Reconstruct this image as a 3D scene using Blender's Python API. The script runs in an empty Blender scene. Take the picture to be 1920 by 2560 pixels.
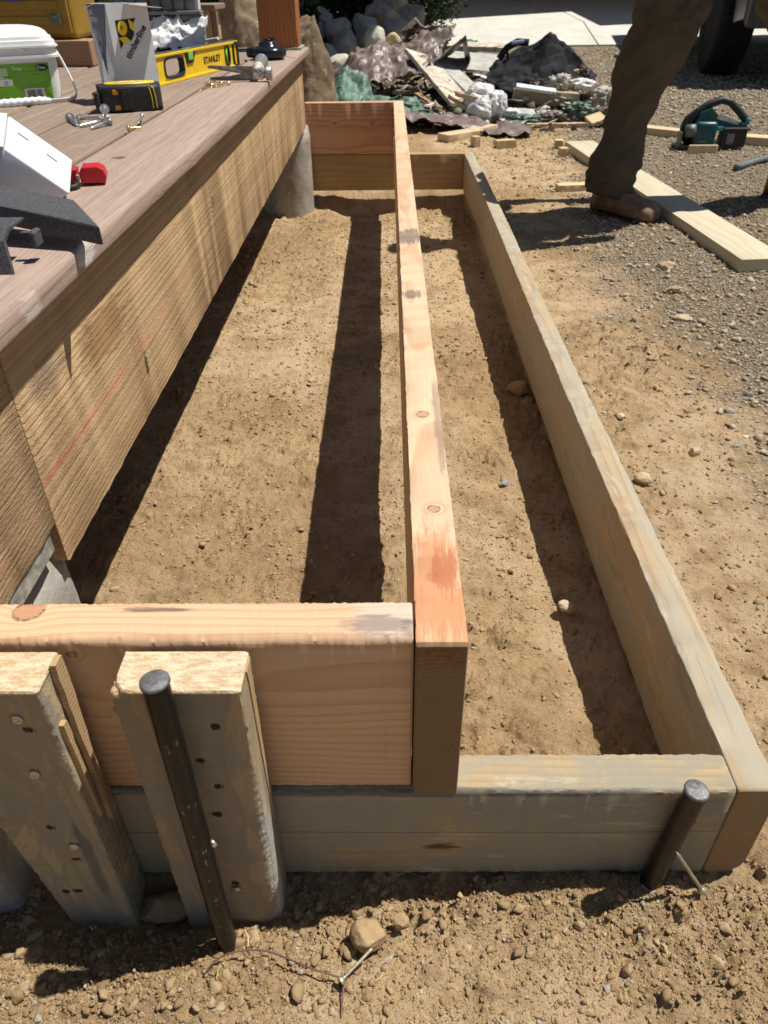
import bpy, bmesh, math, random
import numpy as np
from mathutils import Vector, Matrix, Euler

sc = bpy.context.scene
COL = sc.collection
R = math.radians

# ------------------------------------------------------------------ camera
cam_d = bpy.data.cameras.new("camera")
cam = bpy.data.objects.new("camera", cam_d); COL.objects.link(cam)
cam.location = (-0.0174, -0.3787, 0.7134)
cam.rotation_euler = (0.9431, 0.0107, 0.0047)
cam_d.sensor_fit = 'VERTICAL'; cam_d.sensor_height = 36.0
cam_d.lens = 36.0 * 1843.37 / 2560
cam_d.clip_start = 0.02; cam_d.clip_end = 400
cam_d.dof.use_dof = True; cam_d.dof.focus_distance = 0.85; cam_d.dof.aperture_fstop = 15.0
sc.camera = cam

# ------------------------------------------------------------------ light
KX, KY = 0.44, 0.13                       # shadow offset per metre of height
sun_dir = Vector((KX, KY, 1)).normalized()      # towards the sun
elev = math.asin(sun_dir.z); azim = math.atan2(sun_dir.x, sun_dir.y)
w = bpy.data.worlds.new("World"); sc.world = w; w.use_nodes = True
nt = w.node_tree; bg = nt.nodes['Background']
sky = nt.nodes.new('ShaderNodeTexSky'); sky.sky_type = 'NISHITA'; sky.sun_disc = False
sky.sun_elevation = elev; sky.sun_rotation = azim; sky.air_density = 1.0; sky.dust_density = 0.6
nt.links.new(sky.outputs[0], bg.inputs[0]); bg.inputs[1].default_value = 0.052
sl = bpy.data.lights.new("sun", 'SUN'); sl.energy = 5.0; sl.angle = R(0.5); sl.color = (1.0, 0.955, 0.88)
so = bpy.data.objects.new("sun", sl); COL.objects.link(so)
so.rotation_euler = sun_dir.to_track_quat('Z', 'Y').to_euler(); so.location = (3, 1, 8)
sc.view_settings.view_transform = 'Standard'; sc.view_settings.look = 'None'
sc.view_settings.exposure = 0.26; sc.view_settings.gamma = 1.0

# ------------------------------------------------------------------ noise helpers (numpy)
def _h(ix, iy, seed):
    a = (ix.astype(np.int64) * 374761393 + iy.astype(np.int64) * 668265263 + seed * 2147483647) & 0xFFFFFFFF
    a = ((a ^ (a >> 13)) * 1274126177) & 0xFFFFFFFF
    a = ((a ^ (a >> 15)) * 2246822519) & 0xFFFFFFFF
    return ((a ^ (a >> 16)) & 0xFFFFFF) / float(0xFFFFFF)
def vnoise(x, y, seed=0):
    xi = np.floor(x); yi = np.floor(y); fx = x - xi; fy = y - yi
    fx = fx * fx * (3 - 2 * fx); fy = fy * fy * (3 - 2 * fy)
    a = _h(xi, yi, seed); b = _h(xi + 1, yi, seed); c = _h(xi, yi + 1, seed); d = _h(xi + 1, yi + 1, seed)
    return (a * (1 - fx) + b * fx) * (1 - fy) + (c * (1 - fx) + d * fx) * fy
def fbm(x, y, seed=0, o=4):
    s = 0; a = .5
    for i in range(o):
        s = s + a * (vnoise(x, y, seed + i * 7) - .5); x = x * 2.03 + 3.1; y = y * 2.03 + 1.7; a *= .5
    return s
def clods(x, y, s, seed, dens):
    gx = x / s; gy = y / s; xi = np.floor(gx); yi = np.floor(gy); best = np.zeros_like(gx)
    for dx in (-1, 0, 1):
        for dy in (-1, 0, 1):
            cx = xi + dx; cy = yi + dy
            px = cx + .15 + .7 * _h(cx, cy, seed); py = cy + .15 + .7 * _h(cx, cy, seed + 1)
            r = .22 + .33 * _h(cx, cy, seed + 2); on = _h(cx, cy, seed + 3) < dens
            q = 1 - ((gx - px) ** 2 + (gy - py) ** 2) / r ** 2
            best = np.maximum(best, np.where(on & (q > 0), np.sqrt(np.maximum(q, 0)) * r, 0))
    return best * s
def sstep(a, b, x):
    t = np.clip((x - a) / (b - a), 0, 1); return t * t * (3 - 2 * t)
def gravel_mask(x, y):
    n = fbm(x * 2.2, y * 2.2, 91) * .5 + fbm(x * 9, y * 9, 95) * .25
    b = .66 + .30 * sstep(2.0, 3.3, y) - .1 * sstep(.6, 1.6, y) - 3 * sstep(4.6, 6.4, y)
    return sstep(-.10, .16, x - b + n)
def height(x, y):
    x = np.asarray(x, float); y = np.asarray(y, float)
    inside = sstep(-.02, .03, y) * (1 - sstep(2.83, 2.95, y)) * (1 - sstep(.29, .31, x))
    zi = -.006 - .020 * np.clip(y, 0, 1.8) - .014 * sstep(.08, -.1, x) * sstep(0, .5, y)
    zi = zi - .03 * sstep(2.55, 2.75, y) * sstep(-.28, -.18, x)
    front = (1 - sstep(-.02, .03, y))
    zf = -.016 * sstep(.16, -.02, x) * sstep(-.10, -.03, y) - .004
    zf = zf - .022 * np.exp(-((x + .235) ** 2 / .0016 + (y + .012) ** 2 / .0014)) + .006 * np.exp(-((x - .22) ** 2 / .003 + (y + .01) ** 2 / .0006))
    zo = .004 * sstep(.3, .5, x)
    z = inside * zi + (1 - inside) * (front * zf + (1 - front) * zo)
    near = 1 - sstep(5, 12, np.hypot(x, y))
    g = gravel_mask(x, y)
    rough = .55 + .85 * sstep(-.08, .12, fbm(x * 3.1 + 5, y * 3.1, 3)) 
    rough = rough * (1 - .75 * g)
    rough = rough * np.where(y < .1, .9, 1.0)
    wx = x + .0075 * (vnoise(x * 95, y * 95, 41) - .5) * 2 + .0032 * (vnoise(x * 240, y * 240, 45) - .5) * 2; wy = y + .0075 * (vnoise(x * 95, y * 95, 43) - .5) * 2 + .0032 * (vnoise(x * 240, y * 240, 46) - .5) * 2
    fr = 1 - sstep(.0, .12, y)
    c = np.maximum(clods(wx, wy, .050, 11, .10) * .40, clods(wx, wy, .024, 12, .20) * .6) + clods(wx, wy, .012, 13, .5) * .6 + clods(wx, wy, .0065, 14, .6) * fr * .7
    c = c * (1 + 1.3 * (vnoise(x * 300, y * 300, 44) - .5)) * (.8 + .2 * fr) + fr * .0030 * (vnoise(x * 330, y * 330, 47) - .5)
    z = z + near * (fbm(x * 1.4, y * 1.4, 21) * .03 * (1 - fr * .7) + fbm(x * 7, y * 7, 22) * .016 + (fbm(x * 28, y * 28, 23, 4) * .012 + fbm(x * 95, y * 95, 27, 3) * .0065) * rough + c * rough)
    z = z + near * g * (vnoise(x * 110, y * 110, 51) * .004)
    z = z - (1 - near) * .012
    return z

# ------------------------------------------------------------------ object helpers
def tag(o, label=None, cat=None, group=None, kind=None):
    if label: o['label'] = label
    if cat: o['category'] = cat
    if group: o['group'] = group
    if kind: o['kind'] = kind
    return o
def empty(name, loc=(0, 0, 0), rot=(0, 0, 0), label=None, cat=None, group=None):
    o = bpy.data.objects.new(name, None); COL.objects.link(o)
    o.location = loc; o.rotation_euler = rot; o.empty_display_size = .05
    return tag(o, label, cat, group)
def link(name, me, mat=None, parent=None, loc=(0, 0, 0), rot=(0, 0, 0), smooth=False):
    o = bpy.data.objects.new(name, me); COL.objects.link(o)
    o.location = loc; o.rotation_euler = rot
    if mat is not None: me.materials.append(mat)
    if parent is not None: o.parent = parent
    if smooth:
        fl = np.ones(len(me.polygons), bool)
        if 'plank' in me: fl[3::4] = False; fl[-2:] = False      # broad faces stay flat, only the worn edges are rounded
        me.polygons.foreach_set('use_smooth', fl)
    return o
def from_bm(name, bm, mat=None, parent=None, loc=(0, 0, 0), rot=(0, 0, 0), smooth=False):
    me = bpy.data.meshes.new(name); bmesh.ops.recalc_face_normals(bm, faces=bm.faces[:]); bm.to_mesh(me); bm.free()
    return link(name, me, mat, parent, loc, rot, smooth)
def from_np(name, V, F, mat=None, parent=None, smooth=False, loc=(0, 0, 0), rot=(0, 0, 0)):
    """V (n,3); F (m,k) same size faces"""
    V = np.asarray(V, np.float32); F = np.asarray(F, np.int32); k = F.shape[1]
    me = bpy.data.meshes.new(name)
    me.vertices.add(len(V)); me.vertices.foreach_set('co', V.ravel())
    me.loops.add(F.size); me.loops.foreach_set('vertex_index', F.ravel())
    me.polygons.add(len(F)); me.polygons.foreach_set('loop_start', np.arange(0, F.size, k, dtype=np.int32))
    me.update(calc_edges=True); me.validate()
    return link(name, me, mat, parent, loc, rot, smooth)
def bm_box(bm, cx, cy, cz, sx, sy, sz, bev=0.0, M=None, seg=2):
    r = bmesh.ops.create_cube(bm, size=1.0); vs = r['verts']
    for v in vs: v.co = Vector((v.co.x * sx, v.co.y * sy, v.co.z * sz))
    if bev > 0:
        es = list({e for v in vs for e in v.link_edges})
        rb = bmesh.ops.bevel(bm, geom=es, offset=bev, segments=seg, affect='EDGES', profile=.5)
        vs = list({v for f in rb['faces'] for v in f.verts} | {v for v in vs if v.is_valid})
    for v in vs:
        v.co += Vector((cx, cy, cz))
        if M is not None: v.co = M @ v.co
    return vs
def bm_tube(bm, pts, rads, n=12, cap=True, sq=None):
    pts = [Vector(p) for p in pts]; rings = []
    if not hasattr(rads, '__len__'): rads = [rads] * len(pts)
    up = None
    for i, p in enumerate(pts):
        t = (pts[min(i + 1, len(pts) - 1)] - pts[max(i - 1, 0)]).normalized()
        if up is None:
            up = Vector((0, 0, 1)) if abs(t.z) < .9 else Vector((0, 1, 0))
        a = t.cross(up).normalized(); b = a.cross(t).normalized(); up = b
        ring = []
        for k in range(n):
            th = 2 * math.pi * k / n; r = rads[i]
            rx, ry = (r, r) if not hasattr(r, '__len__') else r
            ring.append(bm.verts.new(p + a * math.cos(th) * rx + b * math.sin(th) * ry))
        rings.append(ring)
    for i in range(len(rings) - 1):
        for k in range(n):
            bm.faces.new((rings[i][k], rings[i][(k + 1) % n], rings[i + 1][(k + 1) % n], rings[i + 1][k]))
    if cap:
        bm.faces.new(rings[0][::-1]); bm.faces.new(rings[-1])
    return rings
def bm_prism(bm, pts, axis, a, b, bev=0.0):
    """extrude 2D polygon pts along axis ('x','y','z') from a to b"""
    def mk(u, v, t):
        return {'x': (t, u, v), 'y': (u, t, v), 'z': (u, v, t)}[axis]
    A = [bm.verts.new(mk(u, v, a)) for u, v in pts]; B = [bm.verts.new(mk(u, v, b)) for u, v in pts]
    n = len(pts); fs = [bm.faces.new(A[::-1]), bm.faces.new(B)]
    for i in range(n): fs.append(bm.faces.new((A[i], A[(i + 1) % n], B[(i + 1) % n], B[i])))
    if bev > 0:
        es = list({e for f in fs[:2] for e in f.edges})
        bmesh.ops.bevel(bm, geom=es, offset=bev, segments=2, affect='EDGES', profile=.5)
def bm_lathe(bm, prof, n=24, M=None):
    rings = []
    for r, z in prof:
        rings.append([bm.verts.new((r * math.cos(2 * math.pi * k / n), r * math.sin(2 * math.pi * k / n), z)) for k in range(n)])
    for i in range(len(rings) - 1):
        for k in range(n): bm.faces.new((rings[i][k], rings[i][(k + 1) % n], rings[i + 1][(k + 1) % n], rings[i + 1][k]))
    bm.faces.new(rings[0][::-1]); bm.faces.new(rings[-1])
    if M is not None:
        for rg in rings:
            for v in rg: v.co = M @ v.co
def plank_mesh(name, L, sy, sz, r=.0018, n=80, rough=.0004, seed=0, wane=None, taper=None):
    """board with its length on local X, centred; slightly uneven edges. wane: dict corner index(0..3)->fn(x) extra radius"""
    rs = random.Random(seed); V = []; F = []
    corners = [(1, 1), (-1, 1), (-1, -1), (1, -1)]; K = 3
    fr = np.array([[rs.uniform(-1, 1) for _ in range(16)] for _ in range(n + 1)])
    xs = [-L / 2 + L * i / n for i in range(n + 1)]
    xs = [xs[0]] + [xs[0] + r] + xs[1:-1] + [xs[-1] - r] + [xs[-1]]
    for i, x in enumerate(xs):
        end = (i == 0 or i == len(xs) - 1)
        tp = taper(x) if taper else (0, 0, 0, 0)        # inset y-, y+, z-, z+
        for c, (a, b) in enumerate(corners):
            rr = r + (wane[c](x) if wane and c in wane else 0)
            rr = min(rr, sy * .8, sz * .8)
            cy = a * (sy / 2 - rr); cz = b * (sz / 2 - rr)
            a0 = [0, 90, 180, 270][c]
            for k in range(K + 1):
                th = R(a0 + 90 * k / K); q = fr[min(i, n)][(c * 4 + k) % 16] * rough * (1.3 if 0 < k < K else .06)
                ins = r * .7 if end else 0
                y = cy + math.cos(th) * (rr + q); z = cz + math.sin(th) * (rr + q)
                y = y * (1 - ins / (sy / 2)); z = z * (1 - ins / (sz / 2))
                if y < 0: y += tp[0]
                else: y -= tp[1]
                if z < 0: z += tp[2]
                else: z -= tp[3]
                V.append((x, y, z))
    m = 16; nx = len(xs)
    me = bpy.data.meshes.new(name)
    for i in range(nx - 1):
        for k in range(m): F.append((i * m + k, i * m + (k + 1) % m, (i + 1) * m + (k + 1) % m, (i + 1) * m + k))
    F.append(tuple(range(m))[::-1]); F.append(tuple(range((nx - 1) * m, nx * m)))
    me.from_pydata(V, [], F); me.update(); me['plank'] = 1
    return me

# ------------------------------------------------------------------ material helpers
class NT:
    def __init__(s, name):
        s.mat = bpy.data.materials.new(name); s.mat.use_nodes = True; s.t = s.mat.node_tree
        s.b = s.t.nodes['Principled BSDF']; s.tc = None
    def new(s, typ): return s.t.nodes.new(typ)
    def inp(s, sock, v):
        if isinstance(v, bpy.types.NodeSocket): s.t.links.new(v, sock)
        elif v is not None:
            if hasattr(v, '__len__') and len(v) == 3 and sock.type == 'RGBA': v = (*v, 1)
            sock.default_value = v
    def obj(s):
        if not s.tc: s.tc = s.new('ShaderNodeTexCoord')
        return s.tc.outputs['Object']
    def m(s, op, a, b=None, c=None, clamp=False):
        n = s.new('ShaderNodeMath'); n.operation = op; n.use_clamp = clamp
        s.inp(n.inputs[0], a); s.inp(n.inputs[1], b); s.inp(n.inputs[2], c); return n.outputs[0]
    def vm(s, op, a, b=None):
        n = s.new('ShaderNodeVectorMath'); n.operation = op; s.inp(n.inputs[0], a); s.inp(n.inputs[1], b)
        return n.outputs['Value'] if op in ('LENGTH', 'DISTANCE', 'DOT_PRODUCT') else n.outputs[0]
    def mix(s, f, a, b, blend='MIX'):
        n = s.new('ShaderNodeMix'); n.data_type = 'RGBA'; n.blend_type = blend
        s.inp(n.inputs[0], f); s.inp(n.inputs[6], a); s.inp(n.inputs[7], b); return n.outputs[2]
    def noise(s, vec, scale, detail=4, rough=.55, dist=0):
        n = s.new('ShaderNodeTexNoise'); s.inp(n.inputs['Vector'], vec); n.inputs['Scale'].default_value = scale
        n.inputs['Detail'].default_value = detail; n.inputs['Roughness'].default_value = rough
        n.inputs['Distortion'].default_value = dist; return n.outputs[0]
    def noisec(s, vec, scale, detail=3):
        n = s.new('ShaderNodeTexNoise'); s.inp(n.inputs['Vector'], vec); n.inputs['Scale'].default_value = scale
        n.inputs['Detail'].default_value = detail; return n.outputs[1]
    def vor(s, vec, scale, feat='F1', out='Distance'):
        n = s.new('ShaderNodeTexVoronoi'); n.feature = feat; s.inp(n.inputs['Vector'], vec)
        n.inputs['Scale'].default_value = scale; return n.outputs[out]
    def map(s, vec, sc_=(1, 1, 1), loc=(0, 0, 0), rot=(0, 0, 0)):
        n = s.new('ShaderNodeMapping'); s.inp(n.inputs[0], vec); n.inputs['Scale'].default_value = sc_
        n.inputs['Location'].default_value = loc; n.inputs['Rotation'].default_value = rot; return n.outputs[0]
    def ss(s, lo, hi, v):
        n = s.new('ShaderNodeMapRange'); n.interpolation_type = 'SMOOTHSTEP'; s.inp(n.inputs[0], v)
        n.inputs[1].default_value = lo; n.inputs[2].default_value = hi; return n.outputs[0]
    def sep(s, v):
        n = s.new('ShaderNodeSeparateXYZ'); s.inp(n.inputs[0], v); return n.outputs
    def comb(s, x, y, z):
        n = s.new('ShaderNodeCombineXYZ'); s.inp(n.inputs[0], x); s.inp(n.inputs[1], y); s.inp(n.inputs[2], z); return n.outputs[0]
    def bump(s, h, strength=.4, dist=.002, prev=None):
        n = s.new('ShaderNodeBump'); n.inputs['Strength'].default_value = strength; n.inputs['Distance'].default_value = dist
        s.inp(n.inputs['Height'], h)
        if prev is not None: s.inp(n.inputs['Normal'], prev)
        return n.outputs[0]
    def out(s, col, rough=.8, normal=None, metal=0, spec=.3, **kw):
        s.inp(s.b.inputs['Base Color'], col); s.inp(s.b.inputs['Roughness'], rough)
        s.inp(s.b.inputs['Metallic'], metal); s.inp(s.b.inputs['Specular IOR Level'], spec)
        if normal is not None: s.inp(s.b.inputs['Normal'], normal)
        for k, v in kw.items(): s.inp(s.b.inputs[k.replace('_', ' ')], v)
        return s.mat

def wood(name, light, dark, spacing=.005, center=(.02, -.12), contrast=.6, fibre=.3, distort=.01, blotch=.25,
         gray=None, stains=(), knots=(), bump=.35, rough=.75, seed=0, vertical_marks=0, extra=None, rgh=0):
    """solid ring wood; grain runs on local X. knots: (x, u, r, plane) with plane 'z' (top/bottom face) or 'y' (side faces)"""
    N = NT(name); P = N.obj(); off = (seed * 1.37, seed * .73, seed * 2.11)
    Ps = N.map(P, (1.6, 5, 5), off)
    d1 = N.vm('SUBTRACT', N.noisec(Ps, 1.3, 2), (.5, .5, .5))
    d2 = N.vm('SUBTRACT', N.noisec(N.map(P, (6, 40, 40), off), 1.0, 2), (.5, .5, .5))
    sx, sy, sz = N.sep(P)
    e1 = N.sep(d1); e2 = N.sep(d2)
    yy = N.m('ADD', N.m('SUBTRACT', sy, center[0]), N.m('ADD', N.m('MULTIPLY', e1[1], distort * 4), N.m('MULTIPLY', e2[1], distort * .25)))
    zz = N.m('ADD', N.m('SUBTRACT', sz, center[1]), N.m('ADD', N.m('MULTIPLY', e1[2], distort * 4), N.m('MULTIPLY', e2[2], distort * .25)))
    r = N.m('SQRT', N.m('ADD', N.m('MULTIPLY', yy, yy), N.m('MULTIPLY', zz, zz)))
    kmask = None
    for (kx, ku, kr, pl) in knots:
        u = sy if pl == 'z' else sz
        ddx = N.m('SUBTRACT', sx, kx); ddu = N.m('SUBTRACT', u, ku)
        dk = N.m('SQRT', N.m('ADD', N.m('MULTIPLY', ddx, ddx), N.m('MULTIPLY', ddu, ddu)))
        dk = N.m('ADD', dk, N.m('MULTIPLY', e2[0], kr * .5))
        r = N.m('ADD', r, N.m('MULTIPLY', N.m('EXPONENT', N.m('MULTIPLY', N.m('MULTIPLY', dk, dk), -1 / (kr * 1.7) ** 2)), spacing * 1.2))
        rim = N.m('SUBTRACT', 1, N.m('ABSOLUTE', N.m('DIVIDE', N.m('SUBTRACT', dk, kr), kr * .22)), clamp=True)
        core = N.m('SUBTRACT', 1, N.ss(kr * .8, kr * 1.05, dk))
        if kmask is None: kmask = (rim, core)
        else: kmask = (N.m('MAXIMUM', kmask[0], rim), N.m('MAXIMUM', kmask[1], core))
    ringf = N.m('FRACT', N.m('DIVIDE', r, spacing))
    rn = N.new('ShaderNodeValToRGB'); N.inp(rn.inputs[0], ringf)
    el = rn.color_ramp.elements; el[0].position = 0; el[0].color = (0, 0, 0, 1); el[1].position = 1; el[1].color = (.25, .25, .25, 1)
    e = el.new(.55); e.color = (.25, .25, .25, 1); e = el.new(.84); e.color = (1, 1, 1, 1); e = el.new(.93); e.color = (.9, .9, .9, 1)
    ring = rn.outputs[0]
    fib = N.noise(N.map(P, (9, 420, 420), off), 1.0, 3, .6)
    blo = N.noise(N.map(P, (1.1, 9, 9), off), 1.6, 3, .6)
    col = N.mix(N.m('MULTIPLY', ring, contrast), light, dark)
    f = N.m('ADD', 1 - fibre * .5, N.m('MULTIPLY', fib, fibre))
    f = N.m('MULTIPLY', f, N.m('ADD', 1 - blotch * .5, N.m('MULTIPLY', blo, blotch)))
    fc = N.new('ShaderNodeCombineColor'); [N.inp(fc.inputs[i], f) for i in range(3)]
    col = N.mix(1.0, col, fc.outputs[0], 'MULTIPLY')
    if kmask:
        col = N.mix(N.m('MULTIPLY', kmask[1], .7), col, (light[0] * .62, light[1] * .45, light[2] * .36))
        col = N.mix(N.m('MULTIPLY', kmask[0], N.m('ADD', .25, N.m('MULTIPLY', N.ss(.4, .6, N.noise(P, 190, 3, .6)), .7))), col, (.045, .025, .016))
    h = N.m('ADD', N.m('MULTIPLY', ring, -.6), N.m('MULTIPLY', fib, .7))
    for g in (gray if isinstance(gray, list) else [gray] if gray else []):
        gcol, amt, sx_, thr = g
        gm = N.noise(N.map(P, sx_, (off[1] + 3, off[2], off[0])), 1.0, 5, .68, .6)
        gm = N.m('MULTIPLY', N.ss(thr, thr + .10, gm), amt)
        col = N.mix(gm, col, gcol)
    for (x, y, z, rx, ry, rz, scol, amt) in stains:
        q = N.vm('MULTIPLY', N.vm('SUBTRACT', P, (x, y, z)), (1 / rx, 1 / ry, 1 / rz))
        dd = N.m('ADD', N.vm('LENGTH', q), N.m('MULTIPLY', N.m('SUBTRACT', N.noise(N.map(P, (28, 190, 190), off), 1.0, 5, .72), .5), 2.2))
        mk = N.m('MULTIPLY', N.m('SUBTRACT', 1, N.ss(.55, 1.05, dd)), amt)
        col = N.mix(mk, col, scol)
    if extra: col, h = extra(N, P, col, h)
    spk = N.noise(P, 900 if not rgh else 600, 2, .6)
    h = N.m('ADD', h, N.m('MULTIPLY', spk, .35 + rgh))
    nrm = N.bump(h, bump, .0012)
    return N.out(col, rough, nrm, spec=.25)

def plain(name, col, rough=.6, metal=0, noise_=.12, scale=40, bump=.1, spec=.4, **kw):
    N = NT(name); P = N.obj(); n = N.noise(P, scale, 5, .6)
    c2 = tuple(min(1, c * (1 + noise_ * 2)) for c in col); c1 = tuple(c * (1 - noise_ * 2) for c in col)
    c = N.mix(N.ss(.3, .7, n), c1, c2)
    return N.out(c, rough, N.bump(N.noise(P, scale * 6, 3), bump, .001), metal, spec, **kw)

# ------------------------------------------------------------------ ground
def axis_lines(fine0, fine1, d, gl, gr, lo, hi):
    a = list(np.arange(fine0, fine1, d)); s = d
    while a[-1] < hi: s *= gr; a.append(a[-1] + s)
    b = []; s = d; x = fine0
    while x > lo: s *= gl; x -= s; b.append(x)
    return np.array(b[::-1] + a)
gxs = axis_lines(-.5, .72, .0028, 1.02, 1.012, -60, 60)
gys = axis_lines(-.46, .1, .0023, 1.04, 1.0048, -30, 9.0)
s = gys[-1] - gys[-2]; ex = []
y = gys[-1]
while y < 90: s *= 1.08; y += s; ex.append(y)
gys = np.concatenate([gys, ex])
GX, GY = np.meshgrid(gxs, gys)
GZ = height(GX, GY)
nyy, nxx = GX.shape
idx = np.arange(nyy * nxx).reshape(nyy, nxx)
Fq = np.stack([idx[:-1, :-1], idx[:-1, 1:], idx[1:, 1:], idx[1:, :-1]], -1).reshape(-1, 4)
def ground_material():
    N = NT("dirt"); P = N.obj()
    at = N.new('ShaderNodeAttribute'); at.attribute_name = 'gravel'; g = at.outputs['Fac']
    n1 = N.noise(P, 3.0, 5, .6); n2 = N.noise(P, 24, 5, .65); n3 = N.noise(P, 260, 4, .65)
    c = N.mix(N.ss(.35, .65, n1), (.385, .258, .135), (.52, .37, .21))
    c = N.mix(N.m('MULTIPLY', N.ss(.42, .66, n2), .6), c, (.25, .155, .074))
    c = N.mix(N.m('MULTIPLY', N.ss(.52, .7, n3), .5), c, (.44, .33, .20))
    c = N.mix(N.m('MULTIPLY', N.ss(.60, .72, N.noise(P, 6.5, 6, .7)), .45), c, (.46, .37, .25))
    vc = N.vor(N.map(P, (1, 1, .3)), 120, 'F1', 'Color'); vd = N.vor(N.map(P, (1, 1, .3)), 120, 'F1', 'Distance')
    pv = N.new('ShaderNodeSeparateColor'); N.inp(pv.inputs[0], vc)
    gc = N.mix(pv.outputs[0], (.31, .25, .175), (.54, .46, .35))
    gc = N.mix(N.ss(.8, .95, pv.outputs[1]), gc, (.62, .58, .52))
    gc = N.mix(N.m('MULTIPLY', N.ss(.35, .65, n1), .35), gc, (.36, .27, .17))
    gc = N.mix(N.ss(.25, .55, vd), gc, (.20, .155, .10))
    ar = N.new('ShaderNodeAttribute'); ar.attribute_name = 'smoothness'
    c = N.mix(N.m('MULTIPLY', ar.outputs['Fac'], N.ss(.35, .6, N.noise(P, 14, 4, .6))), c, (.58, .43, .27))
    c = N.mix(g, c, gc)
    h = N.m('ADD', N.m('MULTIPLY', n3, 1.0), N.m('MULTIPLY', N.noise(P, 900, 3, .6), .6))
    h = N.m('ADD', h, N.m('MULTIPLY', N.m('MULTIPLY', N.m('SUBTRACT', .5, vd), g), 3.5))
    nb = N.bump(N.noise(P, 110, 5, .7), .9, .007)
    return N.out(c, .95, N.bump(h, .9, .003, nb), spec=.1)
Mground = ground_material()
ground = from_np("ground", np.stack([GX, GY, GZ], -1).reshape(-1, 3), Fq, Mground, smooth=True)
tag(ground, kind='structure')
at = ground.data.attributes.new('smoothness', 'FLOAT', 'POINT')
at.data.foreach_set('value', (.75 * sstep(.04, -.10, fbm(GX * 3.1 + 5, GY * 3.1, 3))).ravel().astype(np.float32))
at = ground.data.attributes.new('gravel', 'FLOAT', 'POINT')
at.data.foreach_set('value', gravel_mask(GX, GY).ravel().astype(np.float32))

# loose dirt and gravel --------------------------------------------------
def ico(sub):
    bm = bmesh.new(); bmesh.ops.create_icosphere(bm, subdivisions=sub, radius=1.0)
    V = np.array([v.co[:] for v in bm.verts]); F = np.array([[v.index for v in f.verts] for f in bm.faces]); bm.free(); return V, F
def scatter(name, pos, size, mat, sub=2, seed=5, tint=None, sink=.35, flat=.75, smooth=False):
    rng = np.random.default_rng(seed); V0, F0 = ico(sub); n = len(pos); nv = len(V0)
    nvar = 14; vars_ = []
    for i in range(nvar):
        V = V0.copy()
        for k in range(5):
            d = rng.normal(size=3); d /= np.linalg.norm(d); c = .38 + .32 * rng.random()
            q = V @ d; over = np.maximum(q - c, 0)[:, None]; V = V - over * d * .85
        V = V * (1 + (rng.random((nv, 1)) - .5) * .50); vars_.append(V)
    vars_ = np.array(vars_)
    B = vars_[rng.integers(0, nvar, n)]
    B = B * (np.stack([1 + rng.random(n) * .5, .75 + rng.random(n) * .4, flat * (.8 + rng.random(n) * .5)], -1)[:, None, :])
    # random rotation: tilt then spin
    a = rng.random(n) * 2 * np.pi; b = (rng.random(n) - .5) * 1.4
    ca, sa, cb, sb = np.cos(a), np.sin(a), np.cos(b), np.sin(b)
    x = B[..., 0]; y = B[..., 1] * cb[:, None] - B[..., 2] * sb[:, None]; z = B[..., 1] * sb[:, None] + B[..., 2] * cb[:, None]
    X = x * ca[:, None] - y * sa[:, None]; Y = x * sa[:, None] + y * ca[:, None]
    W = np.stack([X, Y, z], -1) * size[:, None, None]
    hz = height(pos[:, 0], pos[:, 1])
    W[..., 0] += pos[:, 0][:, None]; W[..., 1] += pos[:, 1][:, None]; W[..., 2] += (hz + size * flat * (.5 - sink))[:, None]
    Fa = (F0[None] + (np.arange(n) * nv)[:, None, None]).reshape(-1, 3)
    o = from_np(name, W.reshape(-1, 3), Fa, mat, smooth=smooth)
    t = rng.random(n) if tint is None else tint(rng, n)
    a_ = o.data.attributes.new('tint', 'FLOAT', 'POINT'); a_.data.foreach_set('value', np.repeat(t, nv).astype(np.float32))
    return o
def pebble_mat(name, stops, fine=(.12)):
    N = NT(name); P = N.obj(); at = N.new('ShaderNodeAttribute'); at.attribute_name = 'tint'
    rn = N.new('ShaderNodeValToRGB'); N.inp(rn.inputs[0], at.outputs['Fac'])
    el = rn.color_ramp.elements; el[0].position = stops[0][0]; el[0].color = (*stops[0][1], 1)
    el[1].position = stops[-1][0]; el[1].color = (*stops[-1][1], 1)
    for p, c in stops[1:-1]:
        e = el.new(p); e.color = (*c, 1)
    n = N.noise(P, 420, 4, .65)
    c = N.mix(N.m('MULTIPLY', N.ss(.4, .65, n), .4), rn.outputs[0], (.34, .25, .15))
    return N.out(c, .95, N.bump(N.noise(P, 700, 5, .7), .9, .0022), spec=.1)
Mclod = pebble_mat("dirt_clod", [(0, (.29, .19, .095)), (.5, (.43, .30, .16)), (.9, (.52, .38, .215)), (.96, (.56, .43, .27)), (.97, (.40, .37, .31)), (1, (.50, .47, .42))])
Mpeb = pebble_mat("gravel_stone", [(0, (.28, .225, .155)), (.35, (.44, .36, .255)), (.6, (.53, .44, .315)), (.8, (.50, .44, .35)), (.93, (.27, .265, .26)), (1, (.70, .66, .58))])
rng = np.random.default_rng(77)
def in_board(p):
    x, y = p[:, 0], p[:, 1]
    b = ((x > -.42) & (x < .324) & (y > -.004) & (y < .042)) | ((x > .276) & (x < .330) & (y > -.01) & (y < 2.92)) | ((x > -.42) & (x < .33) & (y > 2.858) & (y < 2.91))
    b |= (x > -.362) & (x < -.112) & (y > -.045) & (y < .04)
    return b
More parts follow.
